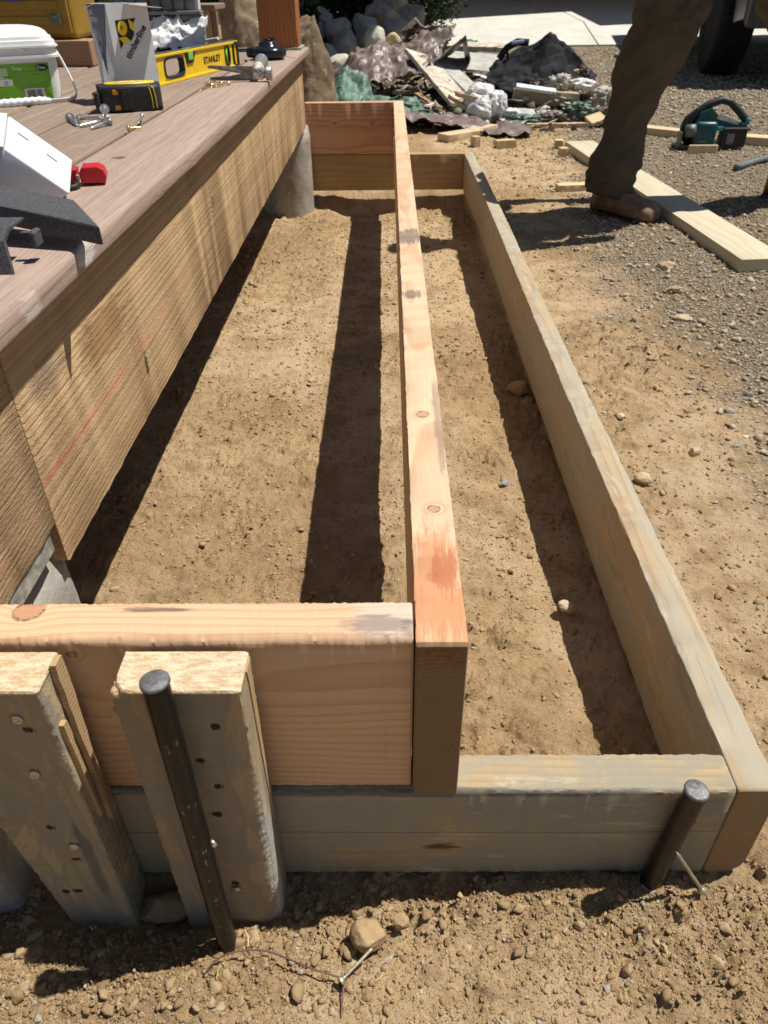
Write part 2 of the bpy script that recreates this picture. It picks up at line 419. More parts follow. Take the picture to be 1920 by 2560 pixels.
def pts(n, x0, x1, y0, y1, pw=None):
    p = np.stack([rng.uniform(x0, x1, n), rng.uniform(y0, y1, n)], -1)
    if pw is not None:
        k = fbm(p[:, 0] * 6 + 5, p[:, 1] * 6, 3) * 1.3 + .5; p = p[rng.random(n) < np.clip(k * pw, .12, 1)]
    return p[~in_board(p)]
def psize(n, lo, hi, al=2.3):
    u = rng.random(n); return lo * (1 - u * (1 - (lo / hi) ** al)) ** (-1 / al)
A = pts(80000, -.62, .75, -.36, 0.0, 1.2); A2 = pts(5200, -.62, -.02, -.12, .04, 1.4)
B_ = pts(26000, -.60, .28, .03, 1.2, 1.0); C = pts(15000, -.60, .28, 1.2, 2.84, 1.0); D = pts(26000, .33, 1.3, -.1, 2.0, 1.0)
D = D[rng.random(len(D)) > .7 * gravel_mask(D[:, 0], D[:, 1])]
E_ = pts(6000, .3, 1.3, 2.0, 4.3, 1.0)
P_ = np.concatenate([A, A2, B_, C, D, E_])
S_ = np.concatenate([psize(len(A), .0009, .0065, 3.1), psize(len(A2), .0013, .009, 2.6), psize(len(B_), .0011, .006, 3.0), psize(len(C), .0017, .008, 2.9), psize(len(D), .0013, .008, 2.8), psize(len(E_), .0025, .010, 2.6)])
o = scatter("dirt_clods", P_, S_, Mclod, 2, 5, sink=.2); tag(o, "loose tan dirt clods and crumbs lying on the bare soil", "dirt", kind='stuff')
G1 = pts(26000, .45, 2.6, .45, 4.2); G1 = G1[rng.random(len(G1)) < gravel_mask(G1[:, 0], G1[:, 1])]
G2 = pts(34000, -2.6, 6.5, 4.2, 10.2); G2 = G2[rng.random(len(G2)) < gravel_mask(G2[:, 0], G2[:, 1])]
G1b = pts(1500, .33, 1.4, -.1, 4.0); G1c = pts(200, -.6, .28, -.3, 2.8)
P_ = np.concatenate([G1, G2, G1b, G1c])
S_ = np.concatenate([psize(len(G1), .003, .012, 2.2), psize(len(G2), .007, .018, 2.2), psize(len(G1b), .0018, .006, 2.6), psize(len(G1c), .0012, .003, 2.4)])
o = scatter("gravel", P_, S_, Mpeb, 1, 6, sink=.2, flat=.65); tag(o, "grey and buff crushed gravel spread over the yard", "gravel", kind='stuff')

# single rocks -----------------------------------------------------------
def rock_mesh(name, sx, sy, sz, seed, sub=4, facets=9, nz=.10, nf=3.0):
    rng = np.random.default_rng(seed); V, F = ico(sub)
    for k in range(facets):
        d = rng.normal(size=3); d /= np.linalg.norm(d); c = .55 + .3 * rng.random(); q = V @ d
        V = V - np.maximum(q - c, 0)[:, None] * d * .9
    a = V[:, 0] * nf + seed; b = V[:, 1] * nf + V[:, 2] * 1.7 * nf
    V = V * (1 + fbm(a, b, seed, 4) * nz * 3 + fbm(a * 5, b * 5, seed + 3, 3) * nz * .8)[:, None]
    V = V * np.array([sx, sy, sz]); return V, F
def rock(label, x, y, z, sx, sy, sz, seed, mat, cat="rock", name="rock", group=None, **k):
    V, F = rock_mesh(name, sx, sy, sz, seed, **k)
    o = from_np(name, V, F, mat, smooth=True, loc=(x, y, z)); return tag(o, label, cat, group)
def stone_mat(name, c1, c2, c3, sc_=12, rough=.9):
    N = NT(name); P = N.obj(); n = N.noise(P, sc_, 6, .65, .4)
    c = N.mix(N.ss(.35, .62, n), c1, c2); c = N.mix(N.ss(.55, .68, N.noise(P, sc_ * 2.6, 6, .7)), c, c3)
    return N.out(c, rough, N.bump(N.noise(P, sc_ * 6, 5, .7), .7, .02 / sc_ * 2), spec=.2)
Mdirtrock = stone_mat("clod_earth", (.40, .28, .15), (.34, .23, .12), (.47, .35, .21), 45)
Mtanrock = stone_mat("tan_stone", (.42, .31, .18), (.50, .40, .27), (.25, .16, .09), 40)
Mlime = stone_mat("pale_stone", (.60, .50, .36), (.45, .34, .22), (.66, .60, .50), 50)
Mgreyst = stone_mat("grey_stone", (.22, .23, .24), (.33, .34, .34), (.16, .16, .17), 60)
Mbould = stone_mat("boulder_stone", (.24, .18, .115), (.17, .125, .08), (.40, .33, .23), 6)  # stone darkened in colour to stand in for shade on the boulders
Mbgrey = stone_mat("grey_boulder_stone", (.26, .26, .25), (.36, .345, .31), (.17, .175, .18), 6)
Mblite = stone_mat("pale_boulder_stone", (.50, .47, .38), (.62, .58, .47), (.25, .25, .22), 7)
rock("round tan dirt clod in front of the grey board, largest in the foreground", -.040, -.060, .008, .0175, .016, .015, 3, Mdirtrock, "dirt clod", "dirt_clod_lump", sub=4)
rock("smaller pale clod just right of the big round clod", -.012, -.048, .003, .009, .008, .007, 4, Mdirtrock, "dirt clod", "dirt_clod_lump")
rock("dark stone sunk in the hole between the two stakes", -.242, -.022, -.022, .028, .016, .018, 6, Mdirtrock, name="buried_stone")
rock("pale stone at the shadow edge inside the lower frame near its front corner", .226, .377, .0, .014, .011, .010, 8, Mlime, name="pale_stone")
rock("grey pebble on the soil between the two long boards", .185, .715, -.018, .008, .007, .005, 9, Mgreyst, name="pebble")
rock("brown stone against the inner face of the right long board", .262, 1.085, -.020, .026, .022, .020, 10, Mdirtrock, name="stone")
rock("small pale pebble lying alone in the left trench", -.200, 1.155, -.028, .008, .007, .006, 11, Mlime, name="pebble")
rock("upper brown rock with a flat pale top at the gravel edge", .795, 1.80, .012, .030, .024, .020, 12, Mtanrock)
rock("middle brown rock of the three at the gravel edge", .770, 1.625, .010, .030, .018, .014, 13, Mtanrock)
rock("lower flat tan rock of the three at the gravel edge", .722, 1.42, .008, .027, .016, .010, 14, Mtanrock)
rock("dark rounded pebble on the dirt near the right edge", .722, 1.000, .006, .011, .009, .007, 15, Mgreyst, name="pebble")
rock("pale chip of stone on dirt beside the lower right gravel", .650, .832, .005, .009, .007, .004, 16, Mlime, name="pebble")
rock("tan rock half buried outside the right long board", .420, .690, .006, .020, .015, .010, 17, Mtanrock)
rock("two toned pale pebble outside the right board", .437, .915, .006, .009, .008, .006, 18, Mlime, name="pebble")
rock("broken brown clod right of the tan half buried rock", .535, .775, .008, .012, .010, .008, 19, Mtanrock)
rock("bluish grey pebble right of the front steel pin's board", .62, .80, .004, .007, .006, .004, 20, Mgreyst, name="pebble")

# ------------------------------------------------------------------ formwork
T = .038; H1 = .137; H2 = .322; XR = .284; L2 = 2.903
CREAM = (.62, .43, .27)
# colours
FIR_L = (.62, .42, .265); FIR_D = (.45, .235, .115)
def gtop_marks(N, P, col, h):
    return col, h
Mcenter = wood("fir_center", (.63, .45, .295), (.47, .27, .145), spacing=.0045, center=(.004, -.032), contrast=.55, fibre=.25, distort=.005, blotch=.2, seed=1, bump=.18,
    knots=[(.345 - 1.4495, .001, .0065, 'z'), (.166 - 1.4495, -.002, .0055, 'z'), (.072 - 1.4495, .003, .0048, 'z')],
    stains=[(-1.385, .002, .09, .085, .03, .03, (.50, .185, .07), .65), (-1.43, .0, .09, .04, .05, .03, (.50, .21, .09), .4), (-1.37, -.006, .09, .035, .012, .03, (.36, .10, .035), .6),
            (1.036 - 1.4495, 0, .09, .06, .03, .02, (.10, .09, .085), .7), (.726 - 1.4495, .004, .09, .022, .02, .02, (.12, .10, .09), .7),
            (.34 - 1.4495 - .02, -.015, .09, .12, .006, .02, (.22, .16, .13), .6),
            ], extra=lambda N, P, col, h: (N.mix(N.m('MULTIPLY', N.m('SUBTRACT', 1, N.ss(-1.4505, -1.4485, N.sep(P)[0])), 1.0), col, N.mix(1.0, col, (.34, .33, .27), 'MULTIPLY')), h))
Mul = wood("fir_front", FIR_L, FIR_D, spacing=.0075, center=(-.10, .06), contrast=.45, fibre=.28, distort=.018, blotch=.3, seed=4, bump=.14,
    knots=[(-.296 + .167, .012, .011, 'z'), (-.09, .075, .004, 'y'), (-.235 + .167, .01, .005, 'y')],
    stains=[(.150, 0, .0925, .035, .05, .006, (.60, .52, .46), .5), (.14, -.005, .0925, .03, .012, .006, (.14, .12, .115), .6), (-.03, .012, .0925, .035, .004, .01, (.10, .07, .06), .75),
            (.165, -.008, .0925, .010, .012, .01, (.14, .12, .12), .5)])
Mfar = wood("fir_far", (.60, .36, .22), (.38, .17, .085), spacing=.010, center=(.06, -.03), contrast=.6, seed=7,
    knots=[(-.06, .02, .006, 'y'), (.09, .015, .006, 'y')])
GREYW = (.22, .205, .175)
Mlow = wood("weathered_front", (.40, .31, .18), (.26, .18, .09), spacing=.009, center=(.10, .02), contrast=.45, fibre=.3, seed=9, rough=.85,
    gray=[((.30, .27, .205), .85, (6, 14, 14), .37), ((.55, .48, .35), .5, (14, 60, 60), .58)],
    stains=[(.045, -.02, -.021, .02, .02, .006, (.04, .03, .025), .8), (.0, -.02, .0655, .30, .006, .007, (.10, .10, .10), .7)],
    extra=lambda N, P, col, h: (N.mix(N.m('MULTIPLY', N.m('SUBTRACT', 1, N.m('DIVIDE', N.m('ABSOLUTE', N.m('ADD', N.m('SUBTRACT', N.sep(P)[2], .0035), N.m('MULTIPLY', N.m('SUBTRACT', N.noise(P, 9, 3), .5), .006))), .0008), clamp=True), .85), col, (.03, .022, .016)), h))
Mright = wood("weathered_right", (.42, .32, .20), (.30, .21, .12), spacing=.007, center=(.015, .01), contrast=.5, fibre=.3, seed=12, rough=.85,
    gray=[((.37, .34, .265), .75, (2.2, 32, 12), .43), ((.50, .46, .37), .5, (16, 60, 60), .56), ((.24, .21, .165), .5, (7, 40, 30), .57)],
    extra=lambda N, P, col, h: (N.mix(N.m('SUBTRACT', 1, N.ss(-1.4510, -1.4485, N.sep(P)[0])), col, N.mix(1.0, N.mix(.35, col, (.42, .27, .14)), (.80, .70, .58), 'MULTIPLY')), h))
Mlowfar = wood("weathered_far", (.42, .29, .14), (.26, .15, .065), spacing=.012, center=(.1, .05), contrast=.35, seed=14)

upf = empty("upper_form_frame", (0, 0, H1), label="fresh pinkish lumber frame standing on the weathered lower frame beside the deck", cat="formwork")
lof = empty("lower_form_frame", (0, 0, 0), label="weathered grey stained board frame set directly on the soil", cat="formwork")
def board(name, mat, parent, c, axis, L, thick, hgt, label=None, **k):
    me = plank_mesh(name, L, thick, hgt, **k)
    rot = (0, 0, R(90)) if axis == 'y' else (0, 0, 0)
    pl = parent.location if parent else Vector((0, 0, 0))
    o = link(name, me, mat, parent, Vector(c) - pl, rot, smooth=True)
    if label: o['label'] = label
    try: me.set_sharp_from_angle(angle=R(38))
    except Exception: pass
    return o
n1 = lambda x: .0022 * max(0, math.sin(x * 9 + 1.3)) + .0012 * abs(math.sin(x * 37)) + .0004 * math.sin(x * 160)
board("side_board", Mcenter, upf, (T / 2, (-.004 + L2) / 2, (H1 + H2) / 2), 'y', L2 + .004, T, H2 - H1 - .001, "long pink board dividing the two trenches", n=300, r=.0013, rough=.0004, seed=2)
board("front_board", Mul, upf, ((-.334 - .0018) / 2, .024, (H1 + H2) / 2), 'x', .3322, T, H2 - H1 - .002, "front board with crushed upper edge behind the stakes", n=160, r=.0012, rough=.0005, seed=3, wane={1: lambda x: .0035 + n1(x) * 1.6, 2: lambda x: 0})
board("far_board", Mfar, upf, (-.1735, 2.884, (H1 + H2) / 2), 'x', .345, T, H2 - H1 - .002, n=40, seed=5)
board("front_board", Mlow, lof, ((-.318 + XR) / 2, .019, H1 / 2), 'x', XR + .318 - .001, T, H1 - .002, "grey stained front board", n=180, r=.0018, rough=.0006, seed=6, wane={1: lambda x: .0025 + .5 * n1(x * 2)})
def bow(o, fn):
    me = o.data
    for v in me.vertices: v.co.y += fn(v.co.x)
rb = board("side_board", Mright, lof, (XR + T / 2, L2 / 2, H1 / 2), 'y', L2, T, H1 - .001, "long cement smeared board along the outer side", n=300, r=.0018, rough=.0006, seed=8,
      wane={1: lambda x: .001 + .8 * n1(x), 2: lambda x: .004, 3: lambda x: .002 + n1(x + 2), 2: lambda x: .014 * max(0, 1 - (x + 1.45) / .03) + .004})
bow(rb, lambda x: .003 * math.sin((x + 1.45) * 2.2))
board("far_board", Mlowfar, lof, ((-.346 + XR) / 2, 2.884, H1 / 2 + .0), 'x', XR + .346 - .001, T, H1 - .002, n=60, seed=11)

# stakes ------------------------------------------------------------------
def stake_extra(Lh, cream):
    def f(N, P, col, h):
        sx = N.sep(P)[0]; e = N.ss(Lh - .0035, Lh - .0020, sx)
        n = N.noise(N.map(P, (1, 260, 90)), 1.0, 4, .7)
        cc = N.mix(N.ss(.35, .65, n), (cream[0] * .72, cream[1] * .62, cream[2] * .5), cream)
        return N.mix(e, col, cc), N.m('ADD', h, N.m('MULTIPLY', N.m('MULTIPLY', e, n), 4))
    return f
Mst1 = wood("stake_wood", (.38, .30, .19), (.25, .18, .10), spacing=.006, center=(.05, .01), contrast=.4, seed=21, rough=.9, bump=.6, rgh=.5,
    gray=[((.275, .25, .195), .8, (9, 26, 26), .40), ((.47, .36, .21), .85, (12, 30, 30), .53)], extra=stake_extra(.2175, (.68, .57, .40)),
    stains=[(.0, -.02, -.030, .08, .05, .006, (.08, .085, .08), .6)] + [(z - .0975, -.0195, -(x + .309), .004, .01, .005, (.025, .018, .012), .95) for x, z in [(-.281, .274), (-.301, .147), (-.292, .098), (-.315, .043), (-.304, .044)]])
Mst2 = wood("stake_wood_cement", (.36, .28, .17), (.22, .155, .09), spacing=.006, center=(.08, -.02), contrast=.4, seed=23, rough=.9, bump=.6, rgh=.5,
    gray=[((.25, .225, .175), .8, (7, 20, 20), .43), ((.40, .30, .16), .7, (14, 34, 34), .60)], extra=stake_extra(.2175, (.70, .59, .42)),
    stains=[(-.03, -.012, -.044, .15, .012, .006, (.43, .43, .39), .8)] + [(z - .0975, -.0195, -(x + .168), .004, .01, .0045, (.02, .015, .01), .95) for x, z in [(-.163, .237), (-.153, .204), (-.160, .166), (-.174, .123), (-.159, .058), (-.145, .277), (-.176, .166), (-.186, .12)]])
Msplit = wood("split_wood", (.42, .29, .155), (.26, .15, .07), spacing=.004, center=(0, .03), contrast=.5, seed=25, bump=.5)
Mscrew = plain("screw_steel", (.55, .52, .46), .35, .9, .1, 200)
Mdark = plain("recess_black", (.02, .02, .02), .9, 0, 0)
def screw_head_mesh():
    bm = bmesh.new(); bm_lathe(bm, [(.0001, .0006), (.0021, .0009), (.0022, .0020), (.0038, .0016), (.0044, .0006), (.0040, -.001), (.0016, -.004)], 20)
    me = bpy.data.meshes.new("screw"); bmesh.ops.recalc_face_normals(bm, faces=bm.faces[:]); bm.to_mesh(me); bm.free()
    me.polygons.foreach_set('use_smooth', np.ones(len(me.polygons), bool)); me.materials.append(Mscrew); return me
SHM = screw_head_mesh()
def head(parent, x, y, z, tilt=(0, 0, 0), s=1.0):
    o = bpy.data.objects.new("screw", SHM); COL.objects.link(o); o.parent = parent
    o.location = Vector((x, y, z)) - parent.location; o.rotation_euler = (R(90) + tilt[0], tilt[1], tilt[2]); o.scale = (s, s, s); return o
def resample_pts(p, k):
    return [Vector(p[i]).lerp(Vector(p[i + 1]), j / k) for i in range(len(p) - 1) for j in range(k)] + [Vector(p[-1])]
def resample_r(r, k):
    return [(r[i][0] * (1 - j / k) + r[i + 1][0] * j / k, r[i][1] * (1 - j / k) + r[i + 1][1] * j / k) for i in range(len(r) - 1) for j in range(k)] + [r[-1]]
def stake(label, xc, mat, seed, wane, taper, sp):
    root = empty("wooden_stake", (xc, -.0205, 0), label=label, cat="stake", group="rough wooden stakes driven in front of the form")
    me = plank_mesh("post", .435, .0385, .091, r=.0014, n=150, rough=.0006, seed=seed, wane=wane, taper=taper)
    o = link("post", me, mat, root, (0, 0, .0975), (0, R(-90), 0), smooth=True)
    me.set_sharp_from_angle(angle=R(35))
    # roughen the sawn top
    rs = random.Random(seed)
    bm = bmesh.new()
    for (a, b) in sp: # thin splinters split off the side
        m_ = 14; z0, z1 = a[0][2], a[-1][2]; f1 = []; f2 = []
        for i in range(m_ + 1):
            t = i / m_; z = z0 + (z1 - z0) * t; yc = a[0][1] + (a[-1][1] - a[0][1]) * t + .0205; hw = max(q[1] for q in b) * (.9 - .75 * t) * rs.uniform(.8, 1.1)
            f1.append((yc - hw, z)); f2.append((yc + hw * rs.uniform(.7, 1.0), z + rs.uniform(-.002, .002)))
        x0_ = a[0][0] - xc; sgn = 1 if x0_ > 0 else -1
        bm_prism(bm, f1 + f2[::-1], 'x', x0_ - .0035 * sgn, x0_ + .0012 * sgn)
    from_bm("splinter", bm, Msplit, root)
    return root
st1 = stake("weathered grey stake with intact bright sawn top and no rod in front", -.309, Mst1, 31,
    {1: lambda x: .0006, 2: lambda x: .0012 + .001 * math.sin(x * 30) ** 2}, lambda x: (0, 0, 0, .028 * max(0, (.16 - x) / .26)),
    [([(-.259, -.012, .318), (-.2585, -.014, .25), (-.2575, -.018, .17), (-.2585, -.02, .13)], [(.0022, .006), (.003, .008), (.004, .009), (.001, .002)]),
     ([(-.2605, -.030, .27), (-.2585, -.031, .21), (-.260, -.031, .15)], [(.001, .002), (.0035, .004), (.001, .002)])])
st2 = stake("thick stake with broken top corner standing behind the black steel rod", -.168, Mst2, 33,
    {2: lambda x: .001 + .010 * sstep(.20, -.05, x) , 1: lambda x: .001 + .014 * sstep(.205, .2175, x), 3: lambda x: .001}, None,
    [([(-.2165, -.014, .20), (-.2185, -.012, .13), (-.217, -.012, .06), (-.214, -.012, .0)], [(.001, .003), (.004, .008), (.0035, .008), (.001, .003)]),
     ([(-.1225, -.012, .312), (-.1215, -.012, .24), (-.122, -.014, .12)], [(.0012, .006), (.0018, .008), (.001, .004)])])
head(st1, -.2855, -.0405, .287); head(st1, -.292, -.0405, .222); head(st1, -.288, -.0405, .120)
head(st2, -.159, -.0415, .050, (.25, 0, 0)); 
bm = bmesh.new()
V = bmesh.ops.create_icosphere(bm, subdivisions=3, radius=1)['verts']
for v in V:
    q = 1 + .12 * math.sin(v.co.x * 9 + v.co.y * 7); v.co = Vector((v.co.x * .010 * q, v.co.y * .009 * q, v.co.z * .006))
ch = from_bm("knot_plug", bm, wood("knot_wood", (.72, .52, .32), (.5, .28, .14), spacing=.003, center=(0, 0), seed=2, bump=.6), st2, (-.206 + .168, -.030 + .0205, .308), smooth=True)

# steel pins ----------------------------------------------------------------
def steel_mat(name, base, spotc, amt, rust):
    N = NT(name); P = N.obj(); n = N.noise(N.map(P, (1, 1, .35)), 260, 6, .75, .3); n2 = N.noise(P, 40, 4, .6)
    m = N.m('MULTIPLY', N.ss(amt, amt + .06, N.m('ADD', N.m('MULTIPLY', n, .7), N.m('MULTIPLY', n2, .3))), 1)
    c = N.mix(N.ss(.4, .65, n2), base, rust); c = N.mix(m, c, spotc)
    return N.out(c, .42, N.bump(n, .35, .0006), .55, .5)
Mrod = steel_mat("black_steel", (.012, .012, .012), (.30, .30, .29), .58, (.018, .015, .012))
Mpin = steel_mat("rusty_steel", (.030, .026, .022), (.26, .23, .19), .66, (.045, .032, .022))
Mcap = plain("worn_steel_end", (.17, .17, .175), .5, .5, .18, 200, .4)
def pin(label, base, top, r, mat, holes, capmat):
    base = Vector(base); top = Vector(top); d = top - base; L = d.length
    q = d.to_track_quat('Z', 'Y').to_euler()
    root = empty("steel_stake", base, q, label, "steel stake", "round steel form stakes")
    bm = bmesh.new(); prof = [(r * .9, 0)] + [(r * (1 + .02 * math.sin(i * 1.7)), L * i / 40) for i in range(1, 39)] + [(r * 1.0, L - .002)]
    bm_lathe(bm, prof, 28); from_bm("rod", bm, mat, root, smooth=True).data.set_sharp_from_angle(angle=R(40))
    bm = bmesh.new(); bm_lathe(bm, [(r * 1.0, L - .0021), (r * 1.12, L - .0014), (r * 1.10, L + .0006), (r * .95, L + .0014), (.0005, L + .0017)], 28)
    from_bm("mushroomed_end", bm, capmat, root, smooth=True)
    inv = q.to_matrix().inverted()
    for t, ang in holes:
        bm = bmesh.new()
        M = Matrix.Translation((0, 0, t)) @ Matrix.Rotation(ang, 4, 'Z') @ Matrix.Rotation(R(90), 4, 'X')
        bm_lathe(bm, [(.0030, r * .80), (.0030, r * 1.015), (.0022, r * 1.02)], 14, M)
        from_bm("nail_hole", bm, Mdark, root)
    return root
rod = pin("long blackened steel rod leaning on the stake with the broken top", (-.1705, -.0640, -.06), (-.1735, -.0530, .341), .0090, Mrod,
    [(.355, .15), (.275, .15), (.19, .45), (.11, -.3)], Mcap)
head(rod, 0, 0, 0)
for o in [c for c in rod.children if c.name.startswith("screw")]: o.location = (-.0090, -.004, .205); o.rotation_euler = (R(80), 0, R(-50))
pn = pin("short rusty steel pin leaning against the grey front board near its right corner", (.2285, -.0105, -.03), (.2385, -.0125, .156), .0094, Mpin, [(.148, -.15)], Mcap)
def screw_thing(label, a, b, mat, hr=.0042, r=.0016, name="screw_nail", cat="screw", thread=True, group=None):
    """screw from head a to tip b"""
    a = Vector(a); b = Vector(b); d = b - a; L = d.length; q = d.to_track_quat('Z', 'Y').to_euler()
    bm = bmesh.new(); prof = [(hr * .3, -.0004), (hr * .9, -.0006), (hr, .0004), (r * 1.3, hr * .8)]
    n = 26
    for i in range(n):
        z = hr * .9 + (L * .93 - hr * .9) * i / n
        prof.append((r * (1.25 if (i % 2 and thread) else .85), z))
    prof.append((.0002, L)); bm_lathe(bm, prof, 12)
    o = from_bm(name, bm, mat, None, a, q, smooth=True); return tag(o, label, cat, group)
Mgold = plain("brass_screw", (.62, .46, .20), .3, .9, .1, 300)
Mzinc = plain("zinc_screw", (.62, .63, .64), .3, .9, .1, 300)
Mgreen = plain("coated_screw", (.50, .47, .33), .4, .7, .1, 300)
screw_thing("coated screw angled from the soil up to the short rusty pin", (.276, -.021, .007), (.236, -.0215, .076), Mgreen, .0048, .0015)
screw_thing("screw lying on the soil beside the loop of brown wire", (-.064, -.100, .008), (-.036, -.075, .014), Mgreen, .0046, .0014)
bm = bmesh.new()
wp = [(-.186, -.092, .004), (-.178, -.084, .011), (-.165, -.077, .014), (-.135, -.0745, .015), (-.11, -.083, .014), (-.088, -.091, .012), (-.066, -.096, .011), (-.061, -.098, .010), (-.062, -.11, .008), (-.063, -.127, .002)]
cp = []
for i in range(len(wp) - 1):
    for t in (0, .125, .25, .375, .5, .625, .75, .875): cp.append(Vector(wp[i]).lerp(Vector(wp[i + 1]), t))
for _ in range(14): cp = [cp[0]] + [(cp[i - 1] + cp[i] * 2 + cp[i + 1]) / 4 for i in range(1, len(cp) - 1)] + [cp[-1]]
cp = [p - Vector((0, 0, .004)) for p in cp]
bm_tube(bm, cp, .0008, 8)
tag(from_bm("wire", bm, plain("rusty_wire", (.17, .10, .08), .6, .4), smooth=True), "thin brown bent wire lying on the dirt below the black rod", "wire")

# ------------------------------------------------------------------ deck
ZD = .512; XE = -.307; XF = -.335
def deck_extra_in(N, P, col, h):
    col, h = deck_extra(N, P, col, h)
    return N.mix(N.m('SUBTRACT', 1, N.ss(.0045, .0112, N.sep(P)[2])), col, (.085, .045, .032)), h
def deck_extra(N, P, col, h):
    s1 = N.noise(N.map(P, (3, 110, 60)), 1.0, 5, .72, .35); s2 = N.noise(N.map(P, (22, 50, 60)), 1.0, 4, .7, .3)
    col = N.mix(N.m('MULTIPLY', N.ss(.50, .66, s1), .40), col, (.37, .295, .23))
    col = N.mix(N.m('MULTIPLY', N.ss(.58, .68, s2), .30), col, (.38, .30, .24))
    ln = N.m('SUBTRACT', 1, N.m('ABSOLUTE', N.m('MULTIPLY', N.m('SUBTRACT', s1, .5), 26)), clamp=True)
    col = N.mix(N.m('MULTIPLY', ln, .22), col, (.15, .095, .07))
    sp = N.noise(P, 55, 4, .7); col = N.mix(N.m('MULTIPLY', N.ss(.70, .74, sp), .7), col, (.08, .06, .05))
    return col, N.m('ADD', h, N.m('ADD', N.m('MULTIPLY', ln, -1.2), N.m('MULTIPLY', s1, 1.4)))
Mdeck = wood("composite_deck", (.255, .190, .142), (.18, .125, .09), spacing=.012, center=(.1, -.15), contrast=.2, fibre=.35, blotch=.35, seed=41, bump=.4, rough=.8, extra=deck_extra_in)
Mdeck2 = wood("composite_deck_worn", (.375, .275, .225), (.27, .175, .135), spacing=.012, center=(.1, -.15), contrast=.25, fibre=.35, blotch=.35, seed=47, bump=.4, rough=.8, extra=deck_extra,
    stains=[(.335 - 1.235, -.0690, .003, .030, .012, .012, (.60, .56, .50), .8), (.20 - 1.235, -.0690, .0, .02, .010, .014, (.55, .47, .42), .7), (.75 - 1.235, .022, .0125, .012, .012, .004, (.06, .045, .035), .8),
            (1.2 - 1.235, -.069, .0, .12, .008, .01, (.52, .44, .38), .5)])
def fascia_extra(chalk, slope):
    def f(N, P, col, h):
        x, y, z = N.sep(P)
        dz = N.m('ABSOLUTE', N.m('SUBTRACT', N.m('ADD', z, N.m('MULTIPLY', x, slope)), chalk))
        n = N.noise(P, 300, 4, .7)
        wdt = N.m('MULTIPLY', N.m('SUBTRACT', 1, N.m('DIVIDE', dz, .0016), clamp=True), N.ss(.25, .5, n))
        soft = N.m('MULTIPLY', N.m('SUBTRACT', 1, N.m('DIVIDE', dz, .0065), clamp=True), .30)
        fade = N.m('SUBTRACT', 1, N.m('MULTIPLY', N.ss(-1.15, -.75, x), .72)); brk = N.ss(.32, .52, N.noise(P, 14, 3))
        col = N.mix(N.m('MULTIPLY', N.m('MAXIMUM', wdt, soft), N.m('MULTIPLY', fade, N.m('ADD', .35, N.m('MULTIPLY', brk, .65)))), col, (.72, .085, .075))
        col = N.mix(N.m('MULTIPLY', N.ss(.52, .75, N.noise(N.map(P, (1.1, 5, 8)), 1.6, 3, .5)), .4), col, (.27, .14, .055))
        rg = N.noise(N.map(P, (120, 500, 500)), 1.0, 3, .7)
        rd = N.noise(N.map(P, (.8, 190, 190), (3, 1, 2)), 1.0, 3, .6, .1)
        h = N.m('ADD', h, N.m('ADD', N.m('MULTIPLY', rg, 2.0), N.m('MULTIPLY', rd, 1.3)))
        col = N.mix(N.m('MULTIPLY', N.ss(.55, .4, rd), .35), col, (.25, .16, .08))
        return col, h
    return f
CY = (.18 + 2.76) / 2
Mfas = wood("rough_sawn_fascia", (.53, .365, .195), (.33, .19, .085), spacing=.0050, center=(.05, -.03), contrast=.5, fibre=.45, blotch=.15, distort=.0014, seed=51, bump=.6, rough=.92, rgh=.6,
    extra=fascia_extra(-.0435, .012), knots=[(1.02 - CY, .02, .009, 'y'), (1.9 - CY, -.03, .008, 'y')],
    stains=[(.51 - CY, -.0125, -.060, .007, .02, .022, (.07, .04, .02), .95), (.50 - CY, -.0125, -.03, .004, .02, .025, (.45, .25, .10), .7), (.40 - CY, -.0125, .03, .09, .02, .03, (.25, .13, .05), .7),
            (.25 - CY, -.0125, .05, .05, .02, .02, (.22, .17, .13), .6)])
Mfas2 = wood("rough_sawn_fascia_end", (.42, .29, .165), (.25, .15, .07), spacing=.005, center=(-.08, .10), contrast=.6, fibre=.5, blotch=.4, seed=55, bump=.9, rough=.92, rgh=.6, extra=fascia_extra(-.0685, .0))
deck = empty("wooden_deck", (XE, 1.2, 0), label="low deck of pinkish brown composite boards with rough sawn timber fascia", cat="deck")
def dpart(name, mat, c, axis, L, th, hg, **k):
    return board(name, mat, deck, c, axis, L, th, hg, **k)
w_ = .1385
for i in range(14):
    x = XE - w_ / 2 - i * .1445
    y1 = 2.77 if i < 4 else 2.77
    dpart("deck_board", Mdeck2 if i == 0 else Mdeck, (x, (-.3 + y1) / 2, ZD - .0125), 'y', y1 + .3, w_ - .0012, .025, n=60, r=.0055, rough=.0003, seed=60 + i)
dpart("fascia_board", Mfas, (XF - .0125, CY, (.25 + .4865) / 2), 'y', 2.58, .025, .2365, n=120, r=.002, rough=.0008, seed=81)
dpart("fascia_board", Mfas2, (XF - .0125, (-.3 + .1785) / 2, (.297 + .4865) / 2), 'y', .4785, .025, .1895, n=30, r=.002, rough=.0006, seed=82)
dpart("fascia_board", Mfas, (-1.3, 2.7475, (.25 + .4865) / 2), 'x', 1.87, .025, .2365, n=20, seed=83)
Mplate = plain("galvanised_plate", (.36, .36, .31), .6, .3, .2, 90, .4)
bm = bmesh.new(); bm_box(bm, XF - .007 - XE, .0515 + .058 - 1.2 + .0, .2855, .008, .116, .022, .001)
bm_box(bm, XF - .035 - XE, .0515 + .058 - 1.2, .277, .05, .116, .005, .001)
from_bm("steel_bracket", bm, Mplate, deck)
for yy in (.6, 1.3, 2.0):
    pass
Mconc = stone_mat("pier_concrete", (.40, .375, .33), (.31, .285, .24), (.46, .44, .40), 14, .9)
